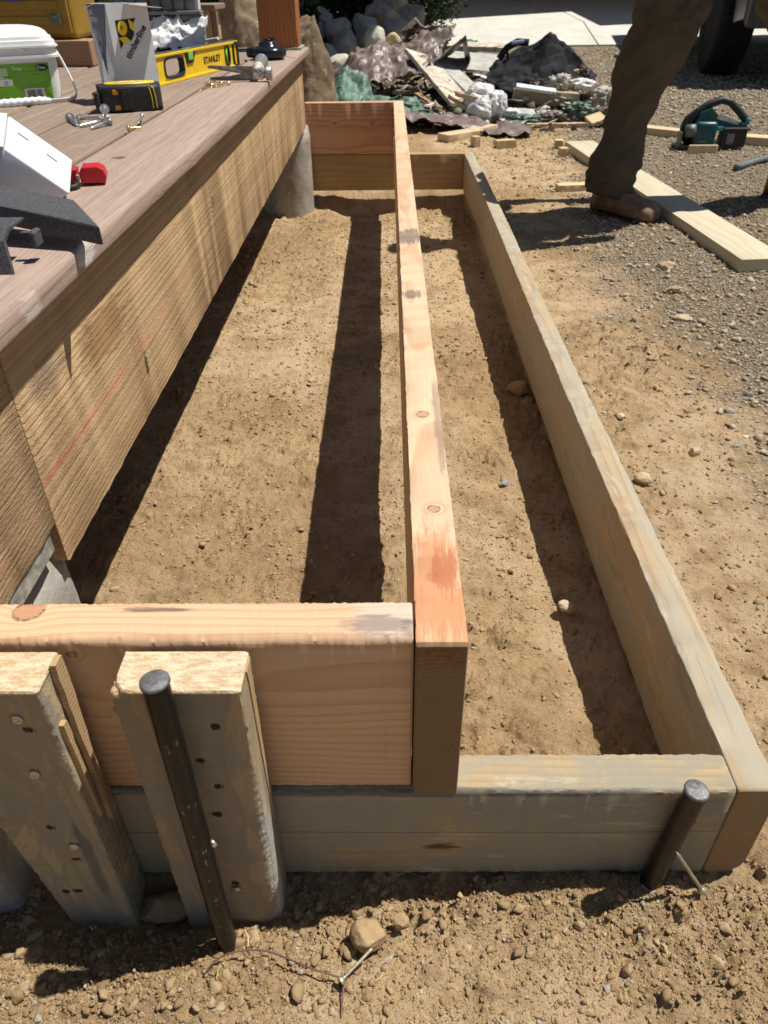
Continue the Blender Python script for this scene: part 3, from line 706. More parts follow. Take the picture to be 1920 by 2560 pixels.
def pier(label, x, y, r, h, seed):
    rs = random.Random(seed); bm = bmesh.new()
    n = 48; rings = []
    for k in range(22):
        z = -.08 + (h + .08) * k / 21; ring = []
        for i in range(n):
            a = 2 * math.pi * i / n
            rr = r * (1 + .012 * math.sin(3 * a + seed) + .006 * math.sin(11 * a + k)) - (.018 * rs.random() if k >= 20 else 0)
            ring.append(bm.verts.new((rr * math.cos(a), rr * math.sin(a), z + (.012 * math.sin(a * 5) * rs.random() if k >= 20 else 0))))
        rings.append(ring)
    for k in range(21):
        for i in range(n): bm.faces.new((rings[k][i], rings[k][(i + 1) % n], rings[k + 1][(i + 1) % n], rings[k + 1][i]))
    bm.faces.new(rings[0][::-1]); c = bm.verts.new((0, 0, h + .004))
    for i in range(n): bm.faces.new((rings[-1][i], rings[-1][(i + 1) % n], c))
    return tag(from_bm("concrete_pier", bm, Mconc, None, (x, y, 0), (0, 0, 0), True), label, "concrete pier", "concrete piers under the deck")
pier("concrete pier under the near end of the deck by the front stakes", -.470, .160, .125, .268, 3)
pier("concrete pier under the far deck corner seen beside the far form board", -.425, 2.80, .100, .248, 5)

# post at the far corner
Mpost = wood("stained_post", (.38, .155, .055), (.22, .075, .025), spacing=.010, center=(.01, -.12), contrast=.6, seed=61, bump=.5, knots=[(-.83, .035, .014, 'z')])
pr_ = empty("deck_post", (-.395, 2.685, ZD), label="square orange brown timber post standing on the far deck corner", cat="post")
me = plank_mesh("post_shaft", 1.9, .134, .13, r=.004, n=60, rough=.0015, seed=70)
o = link("post_shaft", me, Mpost, pr_, (0, 0, .95), (0, R(-90), 0), smooth=True); me.set_sharp_from_angle(angle=R(38))
bm = bmesh.new(); bm_box(bm, 0, 0, .004, .15, .145, .008, .001); from_bm("base_plate", bm, Mplate, pr_)

# ------------------------------------------------------------------ things on the deck
def text_on(parent, name, body, size, M, mat, align='LEFT', ext=.0002, bold=0, xs=1.0):
    c = bpy.data.curves.new(name, 'FONT'); c.body = body; c.size = size; c.extrude = ext; c.align_x = align; c.offset = bold
    t = bpy.data.objects.new("tmp", c); me = bpy.data.meshes.new_from_object(t); bpy.data.objects.remove(t); bpy.data.curves.remove(c)
    me.materials.clear(); me.materials.append(mat)
    o = bpy.data.objects.new(name, me); COL.objects.link(o); o.parent = parent
    o.matrix_local = M @ Matrix.Diagonal((xs, 1, 1, 1)); return o
def frame_M(o_, u, v):
    """matrix mapping local x->u, y->v, z->u x v at origin o_"""
    u = Vector(u).normalized(); v = Vector(v).normalized(); n = u.cross(v).normalized()
    M = Matrix((u, v, n)).transposed().to_4x4(); M.translation = Vector(o_); return M
def flat_poly(parent, name, polys, M, mat, th=.0003):
    bm = bmesh.new()
    for p in polys: bm_prism(bm, p, 'z', 0, th)
    for v in bm.verts: v.co = M @ v.co
    return from_bm(name, bm, mat, parent)
def ell(cx, cy, rx, ry, n=28, rot=0):
    return [(cx + rx * math.cos(a) * math.cos(rot) - ry * math.sin(a) * math.sin(rot), cy + rx * math.cos(a) * math.sin(rot) + ry * math.sin(a) * math.cos(rot)) for a in [2 * math.pi * i / n for i in range(n)]]
Myel = plain("tool_yellow", (.78, .52, .015), .4, 0, .03, 60, .05)
Mblk = plain("tool_black", (.022, .022, .023), .5, 0, .2, 120, .3)
Mblkm = plain("matte_black", (.035, .035, .036), .75, 0, .2, 300, .4)
Mwhite = plain("white_plastic", (.80, .80, .79), .35, 0, .02, 20, .05)
Mwhitec = plain("white_card", (.62, .63, .65), .7, 0, .03, 30, .15)
Mink = plain("black_ink", (.012, .012, .014), .6, 0, 0)
Mlogo = plain("logo_yellow", (.82, .55, .02), .5, 0, 0)
Mgreen_l = plain("green_label", (.16, .42, .015), .5, 0, .06, 14)
Mlgrn = plain("pale_green_print", (.50, .62, .35), .6, 0, 0)
Mlgr2 = plain("faint_green_print", (.35, .55, .15), .6, 0, 0)
Mprint = plain("white_print", (.78, .80, .76), .6, 0, 0)

# screw box ("timberline")
A = R(39); u1 = Vector((math.cos(A), math.sin(A), 0)); u2 = Vector((-math.sin(A), math.cos(A), 0))
BX = empty("screw_carton", (-.55, 1.30, ZD), (0, 0, A), label="tall white carton of lag screws with a yellow and black hex logo", cat="carton")
W1, W2, HB = .083, .098, .166
wt = .0012
bm = bmesh.new()
bm_box(bm, W1 / 2, wt / 2 + W2 - wt, HB / 2, W1, wt, HB); bm_box(bm, W1 - wt / 2, W2 / 2, HB / 2, wt, W2 - .003, HB - .001); bm_box(bm, W1 / 2, W2 / 2, .002, W1 - .003, W2 - .003, .002)
bm_box(bm, W1 / 2, wt / 2, HB / 2, W1, wt, HB)
# left face with window opening, built round the hole
win = [(.012, .006), (.086, .006), (.078, .05), (.056, .112), (.046, .122), (.032, .092), (.016, .045)]
bm2 = bmesh.new()
outer = [(0.0015, 0), (W2 - .0015, 0), (W2 - .0015, HB), (0.0015, HB)]
vo = [bm.verts.new((wt / 2, a, b)) for a, b in outer]; vi = [bm.verts.new((wt / 2, W2 - a, b)) for a, b in win]
def strip(bm, a, b, c): bm.faces.new((a, b, c))
# vi order: runs from far bottom to near bottom (x mirrored)
o0, o1, o2, o3 = vo
i = vi  # i0 far-bottom(y large), i1 near-bottom
bm.faces.new((o0, i[1], i[2])); bm.faces.new((o0, i[2], i[3], o3)); bm.faces.new((o3, i[3], i[4])); bm.faces.new((o3, i[4], o2)); bm.faces.new((o2, i[4], i[5]))
bm.faces.new((o2, i[5], i[6])); bm.faces.new((o2, i[6], i[0], o1)); bm.faces.new((o0, o1, i[0], i[1]))
bm2.free()
ob = from_bm("carton_body", bm, Mwhitec, BX)
bm = bmesh.new(); bm_box(bm, W1 * .62, .001, HB + .0018, W1 * .8, .050, .0012, 0, Matrix.Rotation(R(6), 4, 'Y')); bm_box(bm, W1 * .2, W2 * .6, HB + .006, .04, .06, .001, 0, Matrix.Rotation(R(-9), 4, 'X'))
from_bm("open_flap", bm, Mwhitec, BX)
bm = bmesh.new()
bm_prism(bm, [(W2 - a, b) for a, b in win], 'x', .0014, .0018)
Mfilm = NT("clear_film"); Mfilm.out((.8, .82, .82), .12, None, 0, .6, Transmission_Weight=.92, IOR=1.1)
from_bm("clear_window", bm, Mfilm.mat, BX)
rs = random.Random(4)
for k in range(16):
    a = Vector((rs.uniform(.015, .06), rs.uniform(.02, .08), rs.uniform(.008, .045))); d = Vector((rs.uniform(-1, 1), rs.uniform(-1, 1), rs.uniform(-.6, .6))).normalized() * .03
    q = d.to_track_quat('Z', 'Y').to_euler(); bm = bmesh.new(); bm_lathe(bm, [(.0036, 0), (.0036, .002), (.0012, .0021), (.0012, .028), (.0001, .030)], 8)
    from_bm("screw", bm, Mdark if k % 3 else Mscrew, BX, a, q)
# navy triangle print on the left face (x=0 plane facing -x): local frame u=-y, v=z
ML = frame_M((-.0003, W2, 0), (0, -1, 0), (0, 0, 1))
Mnavy = plain("navy_print", (.035, .035, .09), .5, 0, .2, 60)
flat_poly(BX, "navy_panel", [[(.003, HB - .001), (.094, HB - .001), (.070, HB - .05), (.052, HB * .45), (.044, HB * .28), (.030, .52 * HB), (.012, .76 * HB)]], ML, Mnavy, .0004)
text_on(BX, "lettering", "LAG\nSCREWS", .012, frame_M((-.0009, W2 - .010, HB - .018), (0, -1, 0), (0, 0, 1)), Mprint, xs=.8)
MLg = frame_M((-.0008, W2, 0), (0, -1, 0), (0, 0, 1))
Mgreyp = plain("grey_print", (.30, .30, .36), .6, 0, 0)
flat_poly(BX, "logo_shape", [ell(.026, HB - .052, .008, .013)], MLg, Mgreyp, .0002)
flat_poly(BX, "logo_shape", [[(.036, HB - .038), (.050, HB - .055), (.052, HB - .068), (.040, HB - .058)], [(.030, HB - .070), (.040, HB - .070), (.048, HB - .078), (.036, HB - .078)]], MLg, Mgreyp, .0002)
text_on(BX, "lettering", "timberline", .012, frame_M((-.0009, W2 - .034, HB - .092), (0, -.55, .83), (0, .83, .55)), Mgreyp)
# front-right face: plane y=0 facing -y : u=+x v=+z
MR = frame_M((0, -.0003, 0), (1, 0, 0), (0, 0, 1))
def S(a, b):  # photo crop coordinates of that face to metres
    return (.0035 + a * .076, HB * (1 - b))
# face-normalised coordinates (0..1 across, 0..1 down)
dk = [[(.10, .165), (.56, .150), (.80, .335), (.80, .42), (.62, .52), (.10, .45)]]
flat_poly(BX, "logo_shape", [[S(*p) for p in q] for q in [
    [(.13, .158), (.68, .142), (.60, .19), (.568, .303), (.458, .368), (.256, .382), (.147, .44)]]], MR, Mink, .0002)
MR2 = frame_M((0, -.0006, 0), (1, 0, 0), (0, 0, 1))
flat_poly(BX, "logo_shape", [ell(*S(.285, .235), .0093, .0122, 32, -.15)], MR2, Mlogo, .0002)
flat_poly(BX, "logo_shape", [[S(*p) for p in q] for q in [[(.475, .149), (.585, .185), (.60, .283), (.487, .238)]]], MR2, Mlogo, .0002)
flat_poly(BX, "logo_shape", [[S(*p) for p in q] for q in [[(.137, .327), (.335, .318), (.46, .368), (.255, .386)]]], MR2, Mlogo, .0002)
MR3 = frame_M((0, -.0009, 0), (1, 0, 0), (0, 0, 1))
for k in range(4):
    arc = [(S(.285, .235)[0] - .002 + k * .0016 + .0025 * math.cos(t), S(.285, .235)[1] + .0045 * math.sin(t)) for t in [R(110 + 14 * i) for i in range(9)]]
    arc2 = [(x + .0006, y) for x, y in arc][::-1]
    flat_poly(BX, "logo_line", [arc + arc2], MR3, Mink, .0002)
ang = R(49)
text_on(BX, "lettering", "timberline", .0168, frame_M((S(.33, .55)[0] + .001, -.0007, S(.33, .55)[1]), (math.cos(ang), 0, math.sin(ang)), (-math.sin(ang), 0, math.cos(ang))), Mink, bold=.00035, xs=.98)
for k in range(9):
    x0, z0 = S(.43, .53); d = .0068 * k
    flat_poly(BX, "logo_dot", [ell(x0 + d * math.cos(ang) * .95, z0 + d * math.sin(ang) * .95, .0007, .0007, 8)], MR, Mgreyp, .0003)

# tape measure
TM = empty("tape_measure", (-.513, 1.225, ZD), (0, 0, R(20)), label="black and yellow tape measure lying flat in front of the carton", cat="tape measure")
def rbox(name, pts, z0, z1, bev, mat, parent, seg=3):
    bm = bmesh.new(); A_ = [bm.verts.new((x, y, z0)) for x, y in pts]; B2 = [bm.verts.new((x, y, z1)) for x, y in pts]; n = len(pts)
    f = [bm.faces.new(A_[::-1]), bm.faces.new(B2)]
    for i in range(n): bm.faces.new((A_[i], A_[(i + 1) % n], B2[(i + 1) % n], B2[i]))
    bmesh.ops.bevel(bm, geom=list({e for q in f for e in q.edges}), offset=bev, segments=seg, affect='EDGES', profile=.5)
    return from_bm(name, bm, mat, parent, smooth=True)
def rr(x0, y0, x1, y1, r, n=5):
    P = []
    for cx, cy, a0 in ((x1 - r, y1 - r, 0), (x0 + r, y1 - r, 90), (x0 + r, y0 + r, 180), (x1 - r, y0 + r, 270)):
        for k in range(n + 1): a = R(a0 + 90 * k / n); P.append((cx + r * math.cos(a), cy + r * math.sin(a)))
    return P
rbox("case", rr(-.057, -.040, .058, .042, .020, 6), .001, .043, .007, Mblk, TM)
rbox("top_disc", ell(.004, .006, .047, .030, 36), .0425, .0450, .001, Myel, TM)
rbox("top_label", ell(.004, .010, .028, .015, 30), .0451, .0455, .0001, plain("worn_label", (.70, .48, .20), .5, 0, .25, 90), TM)
for xx in (.036, .043):
    bm = bmesh.new(); bm_tube(bm, [(xx - .006, -.0355, .0425), (xx, -.0402, .038), (xx + .002, -.0408, .022), (xx + .002, -.0402, .005)], .0009, 6); from_bm("yellow_seam", bm, Myel, TM)
bm = bmesh.new(); bm_box(bm, -.007, -.0435, .021, .019, .006, .031, .002); bm_box(bm, -.012, -.0415, .038, .024, .008, .004, .001); from_bm("belt_clip", bm, plain("clip_black", (.02, .02, .022), .3, 0, .1, 90), TM, smooth=False)
for zz in (.034, .009):
    bm = bmesh.new(); bm_box(bm, -.026, -.0402, zz, .010, .003, .008, .0004); from_bm("yellow_pad", bm, plain("amber_pad", (.60, .30, .02), .5, 0, .05), TM)
bm = bmesh.new(); bm_box(bm, -.060, -.026, .020, .010, .022, .030, .003); from_bm("tape_mouth", bm, Mblkm, TM)
bm = bmesh.new(); bm_box(bm, -.0665, -.028, .024, .0012, .020, .018); bm_box(bm, -.064, -.028, .033, .006, .018, .0008); from_bm("hook", bm, Mblkm, TM)

# bucket
BK = empty("fastener_bucket", (-.700, 1.385, ZD), (0, 0, R(30)), label="white plastic bucket with green label and its handle folded down in front", cat="bucket")
# local: x to the right along the front face, front face at y=0, body extends -x and +y
def ringloft(name, secs, mat, parent, cap=True, smooth=True):
    bm = bmesh.new(); rs_ = []
    for (x0, y0, x1, y1, r, z) in secs: rs_.append([bm.verts.new((a, b, z)) for a, b in rr(x0, y0, x1, y1, r, 8)])
    n = len(rs_[0])
    for i in range(len(rs_) - 1):
        for k in range(n): bm.faces.new((rs_[i][k], rs_[i][(k + 1) % n], rs_[i + 1][(k + 1) % n], rs_[i + 1][k]))
    if cap: bm.faces.new(rs_[0][::-1]); bm.faces.new(rs_[-1])
    o = from_bm(name, bm, mat, parent, smooth=smooth); o.data.set_sharp_from_angle(angle=R(32)); return o
ringloft("tub", [(-.196, .004, -.004, .176, .020, 0), (-.200, .001, 0, .180, .022, .004), (-.205, -.003, .005, .185, .024, .078)], Mwhite, BK)
ringloft("rim", [(-.207, -.005, .007, .187, .025, .076), (-.212, -.010, .012, .192, .028, .0765), (-.212, -.010, .012, .192, .028, .081), (-.209, -.006, .009, .188, .026, .082),
                 (-.209, -.006, .009, .188, .026, .094), (-.213, -.011, .013, .193, .030, .0945), (-.213, -.011, .013, .193, .030, .0975)], Mwhite, BK)
ringloft("lid", [(-.210, -.008, .010, .190, .030, .0978), (-.209, -.007, .009, .189, .030, .106), (-.206, -.004, .006, .186, .032, .107), (-.205, -.003, .005, .185, .034, .113), (-.202, 0, .002, .182, .036, .114),
                 (-.198, .004, -.002, .178, .040, .121), (-.190, .012, -.010, .170, .040, .126), (-.150, .030, -.030, .150, .040, .129)], Mwhite, BK)
bm = bmesh.new()
for xx in (-.055,): bm_box(bm, xx, -.0075, .088, .0016, .004, .013, 0, Matrix.Translation((xx, 0, .088)) @ Matrix.Rotation(R(-28), 4, 'Y') @ Matrix.Translation((-xx, 0, -.088)))
from_bm("rim_rib", bm, Mwhite, BK)
V = [(-.145, .060, .128), (-.135, .055, .134), (-.138, .066, .139), (-.128, .060, .129)]
bm = bmesh.new(); vs = [bm.verts.new(v) for v in V]; bm.faces.new(vs[:3]); bm.faces.new(vs[1:]); from_bm("torn_tab", bm, Mwhite, BK)
ringloft("label", [(-.194, -.0006, -.010, .174, .018, .003), (-.199, -.0040, -.006, .180, .018, .068)], Mgreen_l, BK, cap=False)
MF = frame_M((0, -.0042, 0), (1, 0, 0), (0, -.053, 1))
def onlab(x, z): return (x, z)
MFp = Matrix.Translation((0, -.0008, .0035)) @ Matrix.Rotation(R(90 + 3.0), 4, 'X')
bl = lambda x0, z0, x1, z1: [(x0, z0), (x1, z0), (x1, z1), (x0, z1)]
flat_poly(BK, "printed_table", [bl(-.190, .028, -.098, .058)], MFp, Mlgrn, .0003)
flat_poly(BK, "printed_table", [bl(-.190, .0275, -.092, .0385)], MFp, Mprint, .0005)
for zz in (.054, .049, .0445): flat_poly(BK, "printed_rule", [bl(-.188, zz, -.099, zz + .0004)], MFp, Mgreen_l, .0006)
for k, zz in enumerate((.0425, .0345, .0300)):
    for xx in (-.178, -.154, -.130, -.108): flat_poly(BK, "printed_word", [bl(xx, zz - .0006, xx + (.012 if k == 0 else .006), zz + .0008)], MFp, Mink, .0008)
text_on(BK, "lettering", "Trex", .0095, MFp @ Matrix.Translation((-.088, .0535, .0003)), Mprint, bold=.0001)
text_on(BK, "lettering", "Hideaway", .0085, MFp @ Matrix.Translation((-.070, .0537, .0003)), Mlgr2)
flat_poly(BK, "logo_oval", [ell(-.031, .0565, .0125, .0062, 28)], MFp, Mink, .0004)
text_on(BK, "lettering", "Trex", .0080, MFp @ Matrix.Translation((-.0400, .0538, .0006)), Mprint, bold=.0001)
rs = random.Random(9)
for k in range(13):
    zz = .0475 - k * .0029 if k < 8 else .018 - (k - 8) * .003
    L_ = rs.choice([.022, .060, .074, .072, .036, .045])
    flat_poly(BK, "printed_line", [bl(-.085, zz, -.085 + L_, zz + .0007)], MFp, Mlgr2, .0003)
for k in range(8):
    flat_poly(BK, "printed_line", [bl(-.190, .0235 - k * .0028, -.190 + rs.choice([.06, .075, .08, .09]), .0242 - k * .0028)], MFp, Mlgr2, .0003)
flat_poly(BK, "barcode_panel", [bl(-.074, .001, -.036, .0205)], MFp, Mprint, .0004)
bx = -.070
while bx < -.040:
    wd = rs.choice([.0006, .0010, .0016]); flat_poly(BK, "barcode_bar", [bl(bx, .002, bx + wd, .0185)], MFp, Mink, .0006); bx += wd + rs.choice([.0006, .0010])
bm = bmesh.new()
hp = [(.013, .085, .088), (.015, .045, .078), (.018, .010, .055), (.021, -.022, .028), (.020, -.040, .012), (.012, -.050, .006), (-.010, -.052, .005), (-.04, -.052, .005)]
hl = [(-.2 - x, y, z) for x, y, z in hp[::-1]]
path = []
ctl = hp + [(-.10, -.053, .005)] + hl
for i in range(len(ctl) - 1):
    for t in (0, .25, .5, .75): path.append(Vector(ctl[i]).lerp(Vector(ctl[i + 1]), t))
path.append(Vector(ctl[-1]))
for _ in range(2): path = [path[0]] + [(path[i - 1] + path[i] * 2 + path[i + 1]) / 4 for i in range(1, len(path) - 1)] + [path[-1]]
bm_tube(bm, path, [(.0018, .005)] * len(path), 8); from_bm("handle", bm, Mwhite, BK, smooth=True)
bm = bmesh.new(); gp = []; gr = []
for i in range(41):
    t = i / 40; x = -.035 - .13 * t; gp.append((x, -.053, .0062)); e = min(1, min(t, 1 - t) * 9); gr.append((.004 + .0035 * e + (.0010 if (i // 2) % 2 and .06 < t < .94 else 0), .004 + .003 * e + (.0012 if (i // 2) % 2 and .06 < t < .94 else 0)))
bm_tube(bm, gp, gr, 12); from_bm("grip", bm, Mwhite, BK, smooth=True)

# spirit level
ua = math.atan2(.975, .2235)
LV = empty("spirit_level", (-.442, 2.071, ZD), (0, 0, ua), label="yellow spirit level with black vial frames standing on edge behind the hammer", cat="spirit level")
# local x toward far end (0 at far end, negative toward viewer); visible face at y=0 facing -y (towards +X world); thickness +y
Ll = .575; hh = .062
def hole_plate(bm, holes, x0, x1, z0, z1, y0, y1):
    """thin plate in xz with rounded holes given as (cx, cz, rx, rz, p)"""
    xs = sorted({x0, x1} | {c[0] - c[2] - .004 for c in holes} | {c[0] + c[2] + .004 for c in holes})
    for a, b in zip(xs[:-1], xs[1:]):
        hs = [c for c in holes if abs((a + b) / 2 - c[0]) < c[2] + .004]
        if not hs:
            bm_box(bm, (a + b) / 2, (y0 + y1) / 2, (z0 + z1) / 2, b - a, y1 - y0, z1 - z0); continue
        cx, cz, rx, rz, pw = hs[0]; n = 40
        O = []; I = []
        for k in range(n):
            t = 2 * math.pi * (k + .5) / n; c, s_ = math.cos(t), math.sin(t)
            q = (abs(c) ** pw + abs(s_) ** pw) ** (-1 / pw); I.append((cx + rx * c * q, cz + rz * s_ * q))
            m_ = max(abs(c), abs(s_)); O.append((cx + (b - a) / 2 * c / m_, (z0 + z1) / 2 + (z1 - z0) / 2 * s_ / m_))
        for y in (y0, y1):
            Ov = [bm.verts.new((x, y, z)) for x, z in O]; Iv = [bm.verts.new((x, y, z)) for x, z in I]
            for k in range(n): bm.faces.new((Ov[k], Ov[(k + 1) % n], Iv[(k + 1) % n], Iv[k]))
def ringtube(bm, cx, cz, rx, rz, pw, w, y0, y1, n=40):
    rings = []
    for (k1, y) in ((0, y0), (w, y0), (w, y1), (0, y1)):
        ring = []
        for k in range(n):
            t = 2 * math.pi * k / n; c, s_ = math.cos(t), math.sin(t); q = (abs(c) ** pw + abs(s_) ** pw) ** (-1 / pw)
            ring.append(bm.verts.new((cx + (rx - k1) * c * q, y, cz + (rz - k1) * s_ * q)))
        rings.append(ring)
    for i in range(4):
        a, b = rings[i], rings[(i + 1) % 4]
        for k in range(n): bm.faces.new((a[k], a[(k + 1) % n], b[(k + 1) % n], b[k]))
HL = [(-.395, .031, .052, .0215, 4.5), (-.073, .031, .017, .0235, 2.6), (-.505, .031, .02, .0235, 2.6)]
bm = bmesh.new(); hole_plate(bm, HL, -Ll, -.001, .006, hh - .006, .004, .014)
from_bm("web", bm, Myel, LV)
bm = bmesh.new(); bm_box(bm, -Ll / 2, .0105, .003, Ll - .002, .021, .006, .0012); from_bm("bottom_rail", bm, Myel, LV)
bm = bmesh.new(); bm_box(bm, -Ll / 2, .0105, hh - .0032, Ll - .002, .021, .006, .0012); from_bm("top_rail", bm, Myel, LV)
bm = bmesh.new(); bm_box(bm, -Ll / 2, .0112, hh + .0006, Ll - .004, .017, .0016); from_bm("ruler_strip", bm, plain("rail_grey", (.09, .09, .095), .6), LV)
for c in HL:
    bm = bmesh.new(); ringtube(bm, c[0], c[1], c[2] + .001, c[3] + .001, c[4], .0045 if c[2] > .03 else .004, .0015, .0165); from_bm("hole_frame", bm, Mblk, LV, smooth=False)
Mvial = NT("green_vial"); Mvial.out((.30, .75, .10), .1, None, 0, .6, Transmission_Weight=.3)
bm = bmesh.new(); bm_prism(bm, [(-.268, hh - .0005), (-.292, hh - .030), (-.326, hh - .030), (-.333, hh - .0005)], 'y', .0008, .019, .001); f_ = from_bm("vial_block", bm, Mblk, LV)
bm = bmesh.new(); bm_box(bm, -.306, .0005, hh - .014, .026, .003, .018, .001); bm_box(bm, -.306, .010, hh + .0012, .026, .012, .0024, .0008); from_bm("vial", bm, Mvial.mat, LV)
bm = bmesh.new(); bm_tube(bm, [(-.073, .009, .012), (-.073, .009, .050)], .006, 14); from_bm("vial", bm, Mvial.mat, LV, smooth=True)
bm = bmesh.new(); ringtube(bm, -.018, .031, .017, .030, 4, .005, -.0006, .0215); from_bm("end_frame", bm, Mblk, LV)
bm = bmesh.new(); bm_box(bm, -.0012, .0105, .031, .003, .0225, .063, .001); from_bm("end_cap", bm, Mblkm, LV)
text_on(LV, "lettering", "STANLEY", .0205, frame_M((-.228, .0036, .024), (1, 0, 0), (0, 0, 1)), Mink, bold=.0006, xs=1.28)

# hammer
HM = empty("claw_hammer", (-.335, 1.675, ZD), label="claw hammer with grey handle lying on its side near the deck edge", cat="hammer")
Msteel = plain("hammer_steel", (.20, .185, .16), .45, .6, .2, 80, .3)
bm = bmesh.new()
for s_ in (1, -1):
    P1 = [(-.008, .0), (-.035, .0), (-.068, .006), (-.112, .0125), (-.115, .0160), (-.110, .0185), (-.060, .0155), (-.03, .0155), (-.008, .0150)] if s_ > 0 else [(-.008, -.0001), (-.035, -.0001), (-.068, -.005), (-.110, -.0062), (-.113, -.0085), (-.110, -.0125), (-.06, -.0140), (-.03, -.0145), (-.008, -.0145)]
    bm_prism(bm, [(x, z + .017) for x, z in (P1 if s_ > 0 else P1[::-1])], 'y', -.006, .004, .001)
for v in bm.verts: v.co.y += -1.2 * (v.co.x + .03) ** 2 * (1 if v.co.x < -.03 else 0) + 0
from_bm("claw", bm, Msteel, HM)
bm = bmesh.new(); bm_box(bm, .004, 0, .0165, .026, .022, .024, .004); M = Matrix.Translation((.014, 0, .0165)) @ Matrix.Rotation(R(90), 4, 'Y')
bm_lathe(bm, [(.009, 0), (.0095, .006), (.0145, .009), (.0150, .020), (.0138, .022)], 24, M); from_bm("head", bm, plain("hammer_head", (.42, .40, .37), .4, .7, .3, 120, .4), HM, smooth=True).data.set_sharp_from_angle(angle=R(35))
d0 = Vector((-.003, .008, .0165)); d1 = Vector((-.030, .300, .019))
def along(t): return d0.lerp(d1, t)
bm = bmesh.new(); bm_tube(bm, [along(0), along(.2), along(.34)], [.0085, .009, .0105], 18); from_bm("neck", bm, plain("handle_white", (.55, .55, .53), .4), HM, smooth=True)
bm = bmesh.new(); bm_tube(bm, [along(.335), along(.35), along(.38), along(.40)], [.0125, .0145, .0145, .0135], 18); from_bm("collar", bm, plain("collar_cream", (.62, .59, .47), .5), HM, smooth=True)
bm = bmesh.new(); bm_tube(bm, [along(.40), along(.5), along(.7), along(.9), along(.96)], [.0145, .0155, .0160, .0175, .0170], 18); from_bm("grip", bm, plain("grip_grey", (.17, .165, .145), .6), HM, smooth=True)
bm = bmesh.new(); bm_tube(bm, [along(.955), along(.97), along(.99), along(1.0)], [.0172, .0182, .0176, .011], 18); from_bm("end_cap", bm, plain("cap_blue", (.18, .24, .55), .35), HM, smooth=True)

# round black gauge / reel
PK = empty("chalk_reel", (-.385, 2.27, ZD), label="shiny round black chalk reel on the deck near the post", cat="chalk reel")
Mgl = plain("gloss_black", (.012, .013, .014), .18, 0, .1, 60, .1)
bm = bmesh.new(); bm_lathe(bm, [(.030, .001), (.048, .004), (.054, .012), (.0545, .022), (.050, .030), (.036, .034), (.030, .036), (.028, .044), (.020, .049), (.004, .051)], 40); from_bm("housing", bm, Mgl, PK, smooth=True)
bm = bmesh.new(); bm_box(bm, -.050, -.012, .020, .030, .034, .026, .008, None, 3); from_bm("spout", bm, Mgl, PK, smooth=True)
bm = bmesh.new(); bm_lathe(bm, [(.012, .050), (.013, .053), (.004, .054)], 20); bm_box(bm, .012, 0, .054, .026, .008, .005, .002); from_bm("crank", bm, Mgl, PK, smooth=True)
bm = bmesh.new(); bm_tube(bm, [(.052, -.01, .010), (.075, -.005, .0035), (.082, -.004, .004)], .0012, 8); from_bm("line_hook", bm, Mscrew, PK)

# small fasteners
gg = "gold screws beside the hammer"
for i, (a, b, l) in enumerate([((-.425, 1.572, .5165), (-.438, 1.498, .5135), "gold screw pointing toward the viewer left of the heap"), ((-.418, 1.560, .516), (-.445, 1.590, .514), "gold screw heaped between its neighbours, head toward the viewer"),
        ((-.409, 1.604, .5165), (-.423, 1.545, .514), "third gold screw from the left, lying under the claw"), ((-.391, 1.600, .517), (-.415, 1.555, .514), "rightmost gold screw under the hammer claw")]):
    screw_thing(l, a, b, Mgold, .0048, .0015, "gold_screw", "screw", True, gg)
zg = "bright lag bolts heaped on the deck"
def bolt(label, a, b):
    a = Vector(a); b = Vector(b); d = b - a; L = d.length; q = d.to_track_quat('Z', 'Y').to_euler()
    root = empty("lag_bolt", a, q, label, "lag bolt", zg)
    bm = bmesh.new(); bm_prism(bm, ell(0, 0, .0062, .0062, 6), 'z', -.0045, 0, .0006); bm_lathe(bm, [(.0082, 0), (.0082, .0012), (.003, .0014)], 20); from_bm("hex_head", bm, Mzinc, root)
    bm = bmesh.new(); pr0 = [(.0030, .001)]
    for i in range(18): pr0.append((.0031 if i % 2 else .0024, L * (.35 + .5 * i / 18)))
    pr0.append((.0002, L)); bm_lathe(bm, pr0, 12); from_bm("shank", bm, Mzinc, root, smooth=True)
bolt("short dull bolt apart at the left of the bolt heap", (-.579, 1.075, .519), (-.548, 1.020, .5145))
bolt("bolt at the back of the heap with its head at the left", (-.556, 1.062, .5195), (-.515, 1.055, .521))
bolt("bolt pointing left with its head at the right end of the heap", (-.505, 1.050, .519), (-.545, 1.005, .5145))
bolt("front bolt of the heap pointing at the white box", (-.497, 1.032, .519), (-.515, .985, .5145))
bolt("topmost bolt lying across the others", (-.523, 1.100, .529), (-.506, 1.035, .527))
screw_thing("short gold screw lying alone on the seam between deck boards", (-.447, .970, .5165), (-.428, .985, .516), Mgold, .0050, .0016, "gold_screw")
screw_thing("silver screw with its point down beside the tape measure's shadow", (-.4535, 1.085, .5200), (-.448, 1.035, .5145), Mzinc, .0032, .0022, "silver_screw", thread=False)

